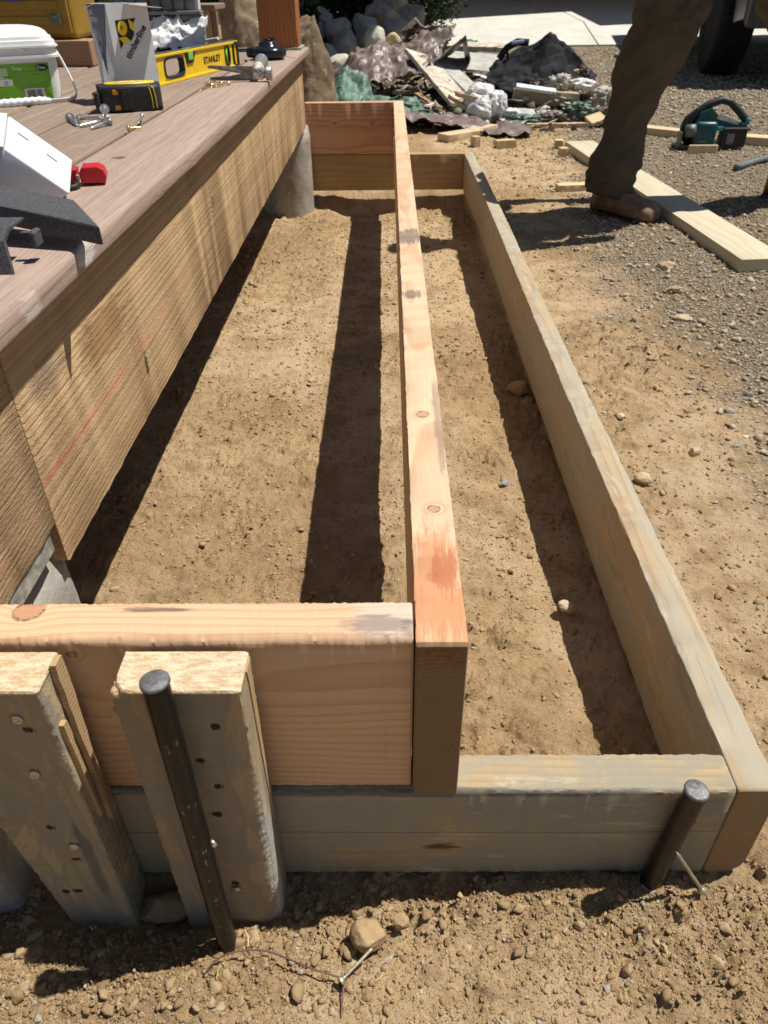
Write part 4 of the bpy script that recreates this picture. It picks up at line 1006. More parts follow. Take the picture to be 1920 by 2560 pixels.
# white carton leaning
P4 = Vector((-.364, .472, .5265)); P2 = Vector((-.421, .470, .572)); P3 = Vector((-.391, .568, .5425)); P1 = Vector((-.4515, .566, .5905))
e = (P4 - P2); f_ = (P1 - P2); nn = f_.cross(e).normalized(); nn = nn if nn.z > 0 else -nn
WB = empty("white_carton", (-.42, .52, ZD), label="small plain white carton tipped on its edge against the black bracket", cat="carton")
off = WB.location; D_ = .052
bm = bmesh.new(); q = [P2, P4, P3, P1]; top = [bm.verts.new(p - off) for p in q]; bot = [bm.verts.new(p - nn * D_ - off) for p in q]
bot[1].co.z = max(bot[1].co.z, .0005); bot[2].co.z = max(bot[2].co.z, .0005)
bm.faces.new(top); bm.faces.new(bot[::-1])
for i in range(4): bm.faces.new((top[i], top[(i + 1) % 4], bot[(i + 1) % 4], bot[i]))
bmesh.ops.bevel(bm, geom=bm.edges[:], offset=.0022, segments=3, affect='EDGES', profile=.5)
from_bm("carton_body", bm, Mwhitec, WB, smooth=True).data.set_sharp_from_angle(angle=R(50))
bm = bmesh.new(); g1 = P2 + nn * .0006 - off; g2 = P1 + nn * .0006 - off; dd = Vector((-.055, 0, .006)); th = Vector((0, 0, -.0012)); gap = -e.normalized() * .002
vs = [bm.verts.new(v) for v in (g1 + gap, g2 + gap, g2 + gap + dd, g1 + gap + dd, g1 + gap + th, g2 + gap + th, g2 + gap + dd + th, g1 + gap + dd + th)]
for f in ((0, 1, 2, 3), (7, 6, 5, 4), (0, 4, 5, 1), (1, 5, 6, 2), (2, 6, 7, 3), (3, 7, 4, 0)): bm.faces.new([vs[i] for i in f])
from_bm("end_flap", bm, Mwhitec, WB)
MWB = frame_M(P2 + nn * .0002 - off, e, f_)
if (MWB.to_3x3() @ Vector((0, 0, 1))).dot(nn) < 0: MWB = frame_M(P1 + nn * .0002 - off, e, -f_)
Ex, Fy = e.length, f_.length
for (a, b) in ((.16, .66), (.62, .62)):
    flat_poly(WB, "slit", [[(Ex * a, Fy * b - .0010), (Ex * (a + .17), Fy * b - .0022), (Ex * (a + .17), Fy * b + .0004), (Ex * a, Fy * b + .0016)]], MWB, Mdark, .0002)

# black sleeves / brackets
def speck_black():
    N = NT("powder_coat"); P = N.obj(); n = N.noise(P, 1500, 2, .6)
    c = N.mix(N.ss(.42, .66, n), (.026, .026, .028), (.155, .155, .168)); return N.out(c, .6, N.bump(n, .4, .0007), 0, .3)
Mpc = speck_black()
BR = empty("post_sleeve", (-.35, .35, ZD), label="black powder coated channel with a cut corner hanging over the deck edge", cat="bracket")
tp = [Vector((-.545, .440, .561)), Vector((-.398, .396, .551)), Vector((-.318, .363, .5455)), Vector((-.2775, .306, .5350)), Vector((-.372, .333, .5465)), Vector((-.545, .383, .563))]
th = .020
bm = bmesh.new(); off = BR.location
a_ = [bm.verts.new(p - off) for p in tp]; b_ = [bm.verts.new(p - Vector((0, 0, th - .004 * i / 5)) - off) for i, p in enumerate(tp)]
bm.faces.new(a_); bm.faces.new(b_[::-1])
for i in range(6): bm.faces.new((a_[i], a_[(i + 1) % 6], b_[(i + 1) % 6], b_[i]))
bmesh.ops.bevel(bm, geom=[e for e in bm.edges if e.calc_length() > .012], offset=.0022, segments=3, affect='EDGES', profile=.5)
o = from_bm("channel", bm, Mpc, BR, smooth=True); o.data.set_sharp_from_angle(angle=R(50))
bm = bmesh.new(); bm_box(bm, -.100, .04, .012, .09, .05, .023, .001); from_bm("inner_rib", bm, Mpc, BR)
BR2 = empty("hinge_bracket", (-.34, .275, ZD), label="small black folded bracket with a square tab, nearest on the deck", cat="bracket")
bm = bmesh.new()
prof = [(-.030, .0), (-.022, .026), (-.008, .0330), (.024, .0335), (.026, .0310), (-.006, .0300), (-.0185, .0240), (-.0265, .0)]
bm_prism(bm, prof, 'x', -.11, -.001)
for v in bm.verts: v.co.x += -.25 * v.co.y * 0 + (.004 if v.co.z < .005 and v.co.x > -.05 else 0)
bmesh.ops.bevel(bm, geom=[e for e in bm.edges if e.calc_length() > .02], offset=.0006, segments=1, affect='EDGES')
from_bm("folded_plate", bm, Mpc, BR2)
bm = bmesh.new(); bm_box(bm, .0055, .012, .0195, .014, .006, .0100, .0012); bm_box(bm, .0120, .010, .0195, .006, .016, .0140, .002); from_bm("tab", bm, Mpc, BR2)

# red clamp
RC = empty("red_clamp", (-.388, .585, ZD), (0, 0, R(14)), label="small red angular clamp head beside the white carton", cat="clamp")
Mred = plain("red_paint", (.52, .018, .028), .4, 0, .05, 60, .1)
bm = bmesh.new(); bm_prism(bm, [(-.004, .004), (.024, .003), (.0265, .010), (.0245, .0175), (.018, .0215), (.000, .0215), (-.0045, .015)], 'y', -.013, .014, .0014)
from_bm("jaw", bm, Mred, RC)
bm = bmesh.new(); bm_prism(bm, [(-.022, .002), (-.008, .002), (-.006, .019), (-.020, .019)], 'y', -.010, .012, .0012); from_bm("jaw", bm, Mred, RC)
bm = bmesh.new(); bm_box(bm, -.0062, -.012, .011, .004, .004, .005, .0005); from_bm("pin", bm, plain("pin_cream", (.5, .42, .33), .5), RC)
bm = bmesh.new(); bm_tube(bm, [(-.012, -.016, .004), (-.006, -.020, .004), (-.010, -.028, .0035), (-.02, -.034, .003)], .0035, 8); from_bm("cord", bm, Mblk, RC, smooth=True)

# ------------------------------------------------------------------ timber and things behind the deck
Mtim = wood("brown_timber", (.36, .22, .125), (.22, .12, .06), spacing=.007, contrast=.5, seed=71)
me = plank_mesh("timber", 1.0, .09, .064, r=.003, n=30, seed=90)
tag(link("timber", me, Mtim, None, (-1.37, 2.145, ZD + .033), smooth=True), "brown timber lying across the deck under the yellow case", "timber")
YC = empty("yellow_case", (-1.25, 2.24, ZD + .066), label="shade-darkened yellow moulded plastic case with grey latch and blue ring on a brown timber", cat="tool case")
Mycase = plain("case_yellow", (.30, .175, .02), .5, 0, .05, 30, .1)  # yellow darkened so the base colour carries the shade on its front
bm = bmesh.new(); bm_box(bm, 0, 0, .13, .68, .22, .26, .012, None, 3)
bm_box(bm, .18, -.112, .13, .30, .012, .235, .004); bm_box(bm, -.16, -.108, .13, .30, .008, .235, .004)
for zz in (.045, .082, .118, .155): bm_box(bm, .185, -.1195, zz, .24, .005, .022, .002); bm_box(bm, -.16, -.113, zz, .26, .005, .022, .002)
from_bm("shell", bm, Mycase, YC, smooth=False)
bm = bmesh.new(); bm_box(bm, .292, -.122, .048, .030, .010, .026, .002); bm_box(bm, .292, -.128, .048, .018, .003, .014, .001); from_bm("latch", bm, plain("latch_grey", (.12, .13, .11), .5), YC)
bm = bmesh.new(); ringtube(bm, .185, .135, .055, .045, 2, .012, -.126, -.118); from_bm("blue_ring", bm, plain("ring_blue", (.04, .045, .22), .4), YC)
def crumple(name, ctrl, mat, nu=40, nv=40, amp=.01, fr=12, seed=0, th=.002, parent=None, ridged=True, loc=(0, 0, 0)):
    C = np.array(ctrl, float); m, n = C.shape[:2]
    def interp(t, k):
        t = t * (k - 1); i = np.clip(np.floor(t).astype(int), 0, k - 2); f = t - i; f = f * f * (3 - 2 * f) * .5 + f * .5; return i, f
    uu, vv = np.meshgrid(np.linspace(0, 1, nu), np.linspace(0, 1, nv), indexing='ij')
    i, f = interp(uu, m); j, g = interp(vv, n); f = f[..., None]; g = g[..., None]
    P = C[i, j] * (1 - f) * (1 - g) + C[i + 1, j] * f * (1 - g) + C[i, j + 1] * (1 - f) * g + C[i + 1, j + 1] * f * g
    x, y = P[..., 0], P[..., 1]
    def rg(s_, k):
        q = vnoise(x * s_ + seed, y * s_ + P[..., 2] * s_ * .7, k); return (1 - np.abs(2 * q - 1)) if ridged else q
    for a_, sd in ((0, 1), (1, 5), (2, 9)):
        P[..., a_] += amp * ((rg(fr, seed + sd) - .5) + .5 * (rg(fr * 2.1, seed + sd + 2) - .5) + .25 * (rg(fr * 4.3, seed + sd + 3) - .5)) * (1.5 if a_ == 2 else .8)
    # ragged outline
    e = np.minimum(np.minimum(uu, 1 - uu), np.minimum(vv, 1 - vv)); c0 = P.mean((0, 1))
    k = np.where(e < 1e-6, (fbm(x * fr * 2, y * fr * 2, seed + 31) * .10), 0)[..., None]; P = P + (c0 - P) * k
    idx = np.arange(nu * nv).reshape(nu, nv)
    F = np.stack([idx[:-1, :-1], idx[1:, :-1], idx[1:, 1:], idx[:-1, 1:]], -1).reshape(-1, 4)
    o = from_np(name, P.reshape(-1, 3), F, mat, parent, smooth=True, loc=loc)
    md = o.modifiers.new("thick", 'SOLIDIFY'); md.thickness = th; md.offset = 0
    return o
def sheetmat(name, c1, c2, rough=.5, sc_=30, trans=0, spec=.4, c3=None):
    N = NT(name); P = N.obj(); n = N.noise(P, sc_, 5, .65, .5)
    c = N.mix(N.ss(.38, .62, n), c1, c2)
    if c3: c = N.mix(N.ss(.58, .66, N.noise(P, sc_ * .6, 5, .7)), c, c3)
    return N.out(c, rough, N.bump(N.noise(P, sc_ * 4, 5, .7, .4), .6, .004), 0, spec)
Mpaper = sheetmat("torn_paper", (.80, .80, .80), (.74, .75, .77), .8, 18, c3=(.52, .55, .58))
Mribs = plain("grey_panel", (.23, .24, .22), .7, 0, .1, 20)
SK = empty("panel_stack", (-.80, 2.72, ZD), label="grey ribbed panel standing over a torn white paper wrapper on the deck", cat="panel stack")
bm = bmesh.new(); bm_box(bm, -.02, .035, .052, .29, .06, .100, .004); from_bm("wrapped_block", bm, plain("wrapper_grey", (.22, .22, .22), .8, 0, .15), SK)
bm = bmesh.new(); bm_box(bm, -.03, .03, .19, .28, .03, .155, .002)
for k in range(7): bm_box(bm, -.155 + k * .042, .010, .192, .034, .012, .155, .003)
bm_box(bm, -.02, .01, .1085, .30, .05, .010, .002)
from_bm("ribbed_panel", bm, Mribs, SK)
bm = bmesh.new(); bm_box(bm, .117, .028, .20, .008, .035, .17, .001); from_bm("white_edge_trim", bm, Mwhitec, SK)
g = []
for i in range(7):
    t = i / 6; x = -.16 + .30 * t; z1 = .088 + .012 * math.sin(i * 2.1) ; g.append([(x, -.075 - .008 * (i % 2), .002), (x + .004 * (i % 3), -.045, .045), (x - .006 * (i % 2) + (.012 if i == 6 else 0), -.008, z1)])
crumple("torn_paper", g, Mpaper, 60, 30, .014, 30, 4, .0006, SK)
bm = bmesh.new(); bm_box(bm, .145, .005, .006, .07, .035, .008, .001, Matrix.Rotation(R(-8), 4, 'Y')); from_bm("white_strip", bm, Mwhitec, SK)
SB = empty("stair_corner", (-.825, 3.45, 0), label="end of a raised step with composite tread and plywood side beyond the deck", cat="step")
Mply = wood("step_ply", (.46, .33, .19), (.34, .22, .12), spacing=.02, contrast=.3, seed=73)
bm = bmesh.new(); bm_box(bm, -.03, .10, .548, .14, .20, .115, .002); from_bm("side_panel", bm, Mply, SB)
bm = bmesh.new(); bm_box(bm, -.02, .10, .6165, .175, .24, .022, .004); from_bm("tread", bm, Mdeck, SB)
bm = bmesh.new(); bm_box(bm, .054, .012, .30, .022, .024, .60, .002); bm_box(bm, -.08, .18, .245, .04, .04, .48, .002); from_bm("corner_trim", bm, Mdeck, SB)

# boulders, stones
rock("tall brown boulder left of the deck post", -.93, 5.05, .22, .235, .24, .46, 21, Mbould, "boulder", "boulder", sub=5, facets=7, nz=.07)
rock("brown boulder with bright top edge right of the deck post", -.475, 4.35, .21, .165, .20, .36, 22, Mbould, "boulder", "boulder", sub=5, facets=8, nz=.07)
rock("broken reddish brown rock at the foot of the boulder by the post", -.46, 4.6, .24, .085, .09, .06, 23, stone_mat("rubble_brown", (.30, .18, .10), (.20, .12, .07), (.42, .30, .20), 20), "rock", "broken_rock", sub=4, nz=.2)
rock("low tan rock below the broken reddish rock", -.44, 4.75, .10, .14, .16, .11, 24, Mbould, "rock", "rock", sub=4)
Z_ = [("pale upright boulder topping the stone pile", -.125, 7.0, .26, .10, .10, .13, 25, Mblite), ("small yellowish boulder beside the pale upright one", .035, 7.05, .26, .085, .09, .075, 26, stone_mat("ochre_stone", (.48, .37, .20), (.58, .47, .28), (.3, .22, .12), 7)),
      ("large dark round boulder behind the brown tarp", -.40, 7.1, .18, .17, .18, .20, 27, Mbgrey), ("blue grey boulder at the left top of the stone pile", -.50, 7.6, .34, .15, .15, .12, 28, Mbgrey),
      ("dark boulder left of the pale upright one", -.23, 7.6, .33, .13, .14, .15, 29, Mbgrey), ("flat pale rock under the stone pile's left flank", -.36, 6.3, .14, .16, .12, .10, 30, Mblite),
      ("dark boulder high in the middle of the stone pile", -.10, 8.6, .40, .20, .2, .13, 31, Mbgrey), ("dark boulder at the back right of the stone pile", .22, 9.0, .36, .20, .2, .14, 32, Mbgrey),
      ("shaded boulder at the far left of the stone pile", -.72, 8.0, .34, .20, .2, .18, 33, Mbgrey), ("half hidden boulder behind the ochre one", .05, 8.0, .28, .16, .16, .13, 34, Mbgrey),
      ("grey boulder low at the left of the stone pile", -.58, 6.9, .10, .17, .17, .18, 35, Mbgrey), ("small grey stone under the pale upright boulder", -.16, 6.75, .07, .13, .12, .13, 36, Mbgrey),
      ("brown stone behind the tarp's peak", .10, 6.6, .10, .13, .12, .12, 37, Mbould), ("rearmost boulder seen at the picture's top behind the pile", .05, 10.2, .45, .26, .2, .14, 38, Mbgrey),
      ("supporting boulder at the core of the stone pile", -.25, 7.9, .08, .35, .5, .20, 39, Mbgrey)]
for (l, x, y, z, a, b, c, sd, mt) in Z_: rock(l, x, y, z, a, b, c, sd, mt, "boulder", "boulder", "boulders heaped at the driveway edge", sub=4, facets=8, nz=.06)

# plants
def leaf_bush(name, label, c, rad, n, ls, mat, seed, cat="shrub", flat=1.0, group=None):
    rng = np.random.default_rng(seed); d = rng.normal(size=(n, 3)); d /= np.linalg.norm(d, axis=1)[:, None]
    lump = 1 + .5 * fbm(d[:, 0] * 2.3 + seed, d[:, 1] * 2.3 + d[:, 2] * 2, seed, 3)
    r = (rng.random(n) ** .45) * lump
    P = d * r[:, None] * np.array(rad); P = P[P[:, 2] > -c[2] + .0]; n = len(P)
    a = rng.normal(size=(n, 3)); a /= np.linalg.norm(a, axis=1)[:, None]; b = np.cross(a, rng.normal(size=(n, 3))); b /= np.linalg.norm(b, axis=1)[:, None]
    s_ = ls * (.6 + rng.random(n) * .8)[:, None]
    V = np.stack([P - a * s_, P + b * s_ * .45, P + a * s_, P - b * s_ * .45], 1).reshape(-1, 3); F = np.arange(4 * n).reshape(n, 4)
    o = from_np("foliage", V, F, mat)
    root = empty(name, c, (0, 0, 0), label, cat, group); o.parent = root
    bm = bmesh.new()
    for k in range(5):
        q = rng.normal(size=3) * .3; bm_tube(bm, [(0.03 * k - .06, 0, -c[2]), (q[0] * rad[0] * .4, q[1] * rad[1] * .4, -c[2] * .4), (q[0] * rad[0] * 1.5, q[1] * rad[1] * 1.5, rad[2] * .5)], [.03, .02, .008], 6)
    from_bm("stems", bm, Mtim, root); return root
def leafmat(name, c1, c2):
    N = NT(name); P = N.obj(); c = N.mix(N.ss(.35, .65, N.noise(P, 6, 3)), c1, c2); return N.out(c, .6, None, 0, .3)
Mleaf = leafmat("dark_leaves", (.018, .035, .012), (.035, .06, .02)); Mleaf2 = leafmat("green_leaves", (.045, .10, .02), (.08, .15, .035))
leaf_bush("shrub", "dark green shrub behind the boulders at the picture's top", (-.6, 11.6, .6), (1.7, .9, .9), 26000, .035, Mleaf, 3)
leaf_bush("shrub", "bright green shrub left of the tall brown boulder", (-1.9, 7.4, .45), (.95, .7, .8), 26000, .028, Mleaf2, 4)
leaf_bush("shrub", "shrub in deep shade between the tall boulder and the post", (-1.05, 7.2, .5), (.42, .5, .6), 15000, .028, Mleaf, 5)
leaf_bush("weed", "small green weed at the driveway's left corner", (.38, 9.4, .03), (.14, .12, .05), 500, .02, Mleaf2, 6, "weed")

# lumber scraps -----------------------------------------------------------
Mscr = [wood("scrap_pine_a", (.62, .49, .30), (.44, .30, .15), spacing=.007, center=(.02, -.05), contrast=.45, seed=101), wood("scrap_pine_b", (.56, .44, .27), (.38, .26, .13), spacing=.006, center=(-.03, .04), contrast=.45, seed=102),
        wood("plank_pine", (.54, .48, .34), (.40, .33, .21), spacing=.012, center=(.05, -.15), contrast=.4, seed=103, stains=[(-.55, .02, .019, .02, .02, .01, (.3, .2, .08), .6)])]
def scrap(label, x, y, z, L, W, H, rz, mi=0, name="lumber_offcut", cat="offcut", group="lumber offcuts on the dirt", rx=0, ry=0):
    me = plank_mesh(name, L, W, H, r=.0018, n=14, seed=int(abs(x * 1000)) + 5)
    o = link(name, me, Mscr[mi], None, (x, y, z), (rx, ry, rz), smooth=True); me.set_sharp_from_angle(angle=R(38)); return tag(o, label, cat, group)
def gz(x, y): return float(height(np.array([x]), np.array([y]))[0])
scrap("largest pale offcut, lying left of the other scraps near the rubbish pile", .365, 4.02, .020, .25, .09, .038, R(38), 0)
scrap("pale offcut lying behind the small upright block", .50, 4.15, .022, .22, .04, .038, R(48), 0)
scrap("short block standing on end against the largest offcut", .425, 3.80, .026, .036, .040, .05, R(30), 1)
scrap("small oblong block to the right of the largest offcut", .575, 3.78, .018, .105, .045, .036, R(14), 1)
scrap("upright cube of wood at the end of the long plank", .822, 3.52, .018, .040, .045, .046, R(8), 1)
scrap("cube of wood just behind the one at the plank's end", .835, 3.72, .020, .038, .04, .045, R(-4), 1)
scrap("flat offcut left of the worker's boot", .735, 2.80, .016, .16, .05, .034, R(6), 0)
scrap("narrow block propped in front of the circular saw", 1.495, 3.535, .020, .135, .016, .046, R(-2), 0)
scrap("offcut poking out behind the left side of the saw", 1.47, 4.05, .020, .27, .09, .038, R(-42), 0)
scrap("thick offcut poking out beyond the saw's battery", 1.80, 3.80, .022, .26, .10, .040, R(-28), 0)
# long plank on the gravel: from (.90,3.66) to (1.06,1.75)
pa = Vector((.915, 3.67)); pb = Vector((1.053, 1.775)); dv = pb - pa
scrap("long pale plank lying on the gravel behind the worker's boot", (pa.x + pb.x) / 2 + .01, (pa.y + pb.y) / 2, .026, dv.length, .14, .038, math.atan2(dv.y, dv.x), 2, "long_plank", "plank", None)
bm = bmesh.new(); pp = [Vector((1.50, 3.13, .022)).lerp(Vector((1.86, 3.45, .024)), t / 12) for t in range(13)]
bm_tube(bm, pp, [.013 + .001 * math.sin(i * 2) for i in range(13)], 12)
tag(from_bm("grey_pipe", bm, plain("pipe_grey", (.13, .14, .15), .6, 0, .2, 60), smooth=True), "short dark grey pipe lying on the gravel at the right edge", "pipe")

# circular saw --------------------------------------------------------------
SW = empty("circular_saw", (1.57, 3.66, .004), (0, 0, R(-6)), label="teal and black cordless circular saw standing on the gravel", cat="circular saw")
Mteal = plain("saw_teal", (.012, .085, .095), .35, 0, .1, 60, .1); Mteal2 = plain("saw_bright_teal", (.02, .30, .32), .35, 0, .05, 60, .1)
Mrub = plain("saw_rubber", (.02, .022, .022), .55, 0, .15, 60, .2)
bm = bmesh.new(); bm_box(bm, -.02, .02, .012, .29, .14, .004, .001); bm_box(bm, -.02, -.05, .016, .29, .003, .012); from_bm("base_shoe", bm, plain("shoe_steel", (.10, .10, .12), .35, .8), SW)
bm = bmesh.new(); M = Matrix.Translation((-.06, .03, .085)) @ Matrix.Rotation(R(90), 4, 'X'); bm_lathe(bm, [(.070, -.02), (.086, -.016), (.088, .010), (.080, .020), (.03, .022)], 36, M); from_bm("blade_guard", bm, Mrub, SW, smooth=True)
bm = bmesh.new(); M = Matrix.Translation((-.06, .058, .075)) @ Matrix.Rotation(R(90), 4, 'X'); bm_lathe(bm, [(.010, -.001), (.075, -.0008), (.075, .0008), (.010, .001)], 48, M); from_bm("blade", bm, Mscrew, SW)
bm = bmesh.new(); bm_box(bm, -.045, -.03, .075, .10, .075, .105, .016, None, 3); from_bm("motor_housing", bm, Mteal, SW, smooth=True)
bm = bmesh.new(); bm_tube(bm, [(-.135, -.04, .085), (-.09, -.04, .087)], [.028, .030], 22); from_bm("motor_cap", bm, plain("cap_grey", (.16, .17, .16), .5, .3), SW, smooth=True)
hpath = [(-.125, .0, .105), (-.095, .0, .160), (-.045, .0, .195), (.015, .0, .214), (.055, .0, .205), (.105, .0, .165), (.145, .0, .130), (.150, .0, .108)]
cp = []
for i in range(len(hpath) - 1):
    for t in (0, .33, .66): cp.append(Vector(hpath[i]).lerp(Vector(hpath[i + 1]), t))
cp.append(Vector(hpath[-1]))
bm = bmesh.new(); bm_tube(bm, cp, [(.020, .017)] * len(cp), 14); from_bm("handle", bm, Mrub, SW, smooth=True)
bm = bmesh.new(); bm_prism(bm, [(-.10, .10), (.14, .095), (.145, .118), (.06, .125), (.0, .150), (-.03, .185), (-.08, .165)], 'y', -.028, .022, .005); from_bm("upper_housing", bm, Mteal, SW, smooth=False)
bm = bmesh.new(); bm_prism(bm, [(-.002, .138), (.104, .112), (.112, .126), (.010, .162)], 'y', -.0300, -.0282, .0004); from_bm("white_label", bm, plain("label_white", (.62, .65, .64), .5), SW)
bm = bmesh.new(); bm_box(bm, .150, -.005, .125, .022, .036, .030, .006); bm_box(bm, .015, -.068, .100, .030, .006, .020, .003); from_bm("accent", bm, Mteal2, SW)
bm = bmesh.new(); bm_box(bm, .092, -.025, .055, .115, .075, .075, .006); bm_box(bm, .098, -.025, .096, .125, .08, .012, .004); from_bm("battery", bm, Mblk, SW)
bm = bmesh.new(); bm_box(bm, .075, -.0635, .055, .034, .002, .045); from_bm("battery_label", bm, plain("label_grey", (.18, .19, .19), .5), SW)
text_on(SW, "lettering", "makita", .014, frame_M((-.078, -.0690, .040), (1, 0, 0), (0, 0, 1)), plain("dull_print", (.30, .33, .25), .6), bold=.0002)
bm = bmesh.new(); bm_box(bm, -.155, -.02, .045, .012, .06, .07, .003); bm_box(bm, -.172, -.045, .028, .03, .012, .012, .003); from_bm("front_bracket", bm, plain("bracket_grey", (.16, .165, .18), .4, .5), SW)

# rubbish pile ----------------------------------------------------------------
GP = "debris in the rubbish pile"
Mbt = sheetmat("brown_tarp", (.155, .115, .10), (.24, .19, .165), .32, 22, c3=(.36, .31, .28)); Mgt = sheetmat("green_plastic", (.055, .12, .085), (.12, .20, .15), .5, 20, c3=(.38, .44, .37))
Mwb = sheetmat("white_bag", (.70, .70, .69), (.55, .54, .51), .5, 14); Mbj = sheetmat("black_cloth", (.012, .012, .015), (.03, .03, .035), .75, 10, spec=.15)
Mob = sheetmat("dirty_board", (.44, .37, .27), (.58, .53, .44), .85, 14, c3=(.26, .20, .14)); Mgb = sheetmat("grey_board", (.36, .36, .32), (.46, .45, .40), .85, 12)
def lab(o, l, c): return tag(o, l, c, GP)
lab(crumple("tarp", [[(-.50, 4.95, .02), (-.46, 5.6, .09), (-.42, 6.2, .10)], [(-.30, 4.95, .13), (-.28, 5.55, .30), (-.24, 6.2, .22)], [(-.12, 4.98, .155), (-.13, 5.5, .33), (-.1, 6.3, .26)], [(.02, 5.0, .17), (.0, 5.5, .26), (.03, 6.3, .24)], [(.16, 5.0, .20), (.18, 5.6, .36), (.2, 6.4, .30)], [(.30, 5.2, .27), (.42, 5.7, .40), (.42, 6.3, .30)]], Mbt, 130, 90, .05, 6, 3, .004),
    "brown shiny tarp humped over the left half of the rubbish pile", "tarp")
lab(crumple("tarp_flap", [[(.28, 5.15, .26), (.30, 5.6, .20)], [(.47, 5.25, .40), (.49, 5.6, .34)], [(.52, 5.3, .26), (.53, 5.6, .2)]], Mbt, 30, 20, .02, 8, 5, .006), "dark folded tarp corner standing up in the middle of the pile", "tarp")
lab(crumple("tarp_roll", [[(.05, 5.9, .36), (.05, 6.1, .33)], [(.18, 5.85, .45), (.18, 6.1, .40)], [(.38, 5.9, .41), (.38, 6.1, .36)]], Mbt, 40, 20, .05, 8, 6, .006), "rumpled brown tarp folds at the top of the pile", "tarp")
lab(crumple("green_sheet", [[(-.44, 4.75, .06), (-.40, 5.0, .14), (-.33, 5.2, .12)], [(-.32, 4.65, .10), (-.30, 4.95, .235), (-.26, 5.2, .2)], [(-.20, 4.62, .04), (-.17, 4.9, .19), (-.16, 5.2, .12)], [(-.14, 4.6, .02), (-.10, 4.85, .05), (-.1, 5.2, .05)]], Mgt, 70, 60, .035, 9, 7, .003), "crumpled green plastic sheet at the left end of the pile", "plastic sheet")
lab(crumple("green_sheet", [[(-.16, 4.55, .03), (-.12, 4.9, .09)], [(0, 4.5, .07), (.02, 4.85, .10)], [(.14, 4.4, .04), (.18, 4.8, .09)], [(.27, 4.35, .01), (.3, 4.75, .05)]], Mgt, 70, 40, .03, 9, 8, .003), "pale green plastic strip along the pile's front left", "plastic sheet")
lab(crumple("plastic_flap", [[(.03, 4.15, .10), (.02, 4.6, .05)], [(.2, 4.15, .06), (.22, 4.5, .06)], [(.38, 4.1, .035), (.42, 4.4, .05)], [(.56, 4.0, .01), (.6, 4.3, .03)], [(.75, 4.05, .01), (.8, 4.3, .02)]], Mbt, 90, 30, .022, 9, 9, .003), "long brown plastic edge trailing along the front of the pile", "plastic sheet")
lab(crumple("tarp", [[(-.38, 4.35, .02), (-.36, 4.7, .05)], [(-.20, 4.35, .07), (-.2, 4.7, .08)], [(-.02, 4.3, .10), (0, 4.65, .09)]], Mbt, 50, 30, .03, 9, 19, .003), "dull brown tarp scrap just behind the far form board", "tarp")
def slab(label, c, L, W, H, rot, mat, name="board_scrap", cat="board", seed=1):
    me = plank_mesh(name, L, W, H, r=.003, n=30, rough=.002, seed=seed); o = link(name, me, mat, None, c, rot, smooth=True); me.set_sharp_from_angle(angle=R(40)); return lab(o, label, cat)
slab("broad dirty board sloping toward the viewer in the pile's middle", (.31, 4.98, .185), .74, .22, .022, (R(-16), R(18.5), R(-68)), Mob, seed=1)
slab("second dirty board lying beside the broad sloping one", (.44, 5.12, .175), .66, .14, .02, (R(-8), R(15), R(-68)), Mgb, seed=2)
slab("grey sheet board behind the sloping boards", (.55, 5.55, .235), .42, .40, .014, (R(10), R(4), R(-6)), Mgb, seed=3)
slab("weathered board lying level behind the sloping boards", (.60, 5.9, .30), .46, .14, .03, (R(8), R(2), R(-4)), Mob, seed=4)
slab("dark timber end poking out under the sloping board", (.255, 4.75, .06), .40, .05, .05, (0, R(12), R(-60)), Mtim, seed=5)
slab("brown lath end inside the dark hollow of the pile", (.10, 5.05, .115), .18, .09, .022, (0, 0, R(-8)), Mscr[1], seed=6)
slab("lower brown lath in the dark hollow of the pile", (.11, 5.03, .085), .16, .08, .020, (0, 0, R(-4)), Mscr[1], seed=7)
slab("pale cut lath end at the foot of the broad board", (.445, 4.45, .148), .16, .075, .020, (R(-12), R(10), R(-20)), Mscr[0], seed=8)
slab("narrow pale lath end at the lower tip of the broad board", (.385, 4.50, .118), .16, .03, .022, (R(-12), R(18), R(-52)), Mscr[0], seed=9)
slab("white painted board on top of the thick beam", (.87, 4.72, .158), .24, .09, .016, (R(6), R(7), R(-6)), Mwhitec, seed=10)
slab("thick brown beam under the black jacket", (.94, 4.78, .105), .40, .10, .075, (0, R(4), R(-4)), wood("beam_wood", (.42, .33, .22), (.30, .21, .12), contrast=.4, seed=120), seed=11)
slab("small white board between the jacket and the sloping boards", (.63, 5.3, .15), .16, .08, .03, (0, R(14), R(-20)), Mwhitec, seed=12)
slab("long thin lath lying on the ground in front of the pile", (1.03, 4.36, .016), .52, .035, .018, (0, 0, R(1)), Mscr[1], seed=13)
slab("grey plank tilted low at the front right of the pile", (.90, 4.55, .045), .36, .08, .014, (R(20), R(3), R(-5)), Mgb, seed=14)
slab("tan wood chip at the front right foot of the pile", (1.17, 4.38, .04), .10, .08, .02, (R(20), R(-12), R(20)), Mscr[0], seed=15)
slab("orange brown lath under the white fluff", (1.10, 4.95, .222), .13, .03, .02, (R(10), R(-6), R(6)), Mscr[0], seed=16)
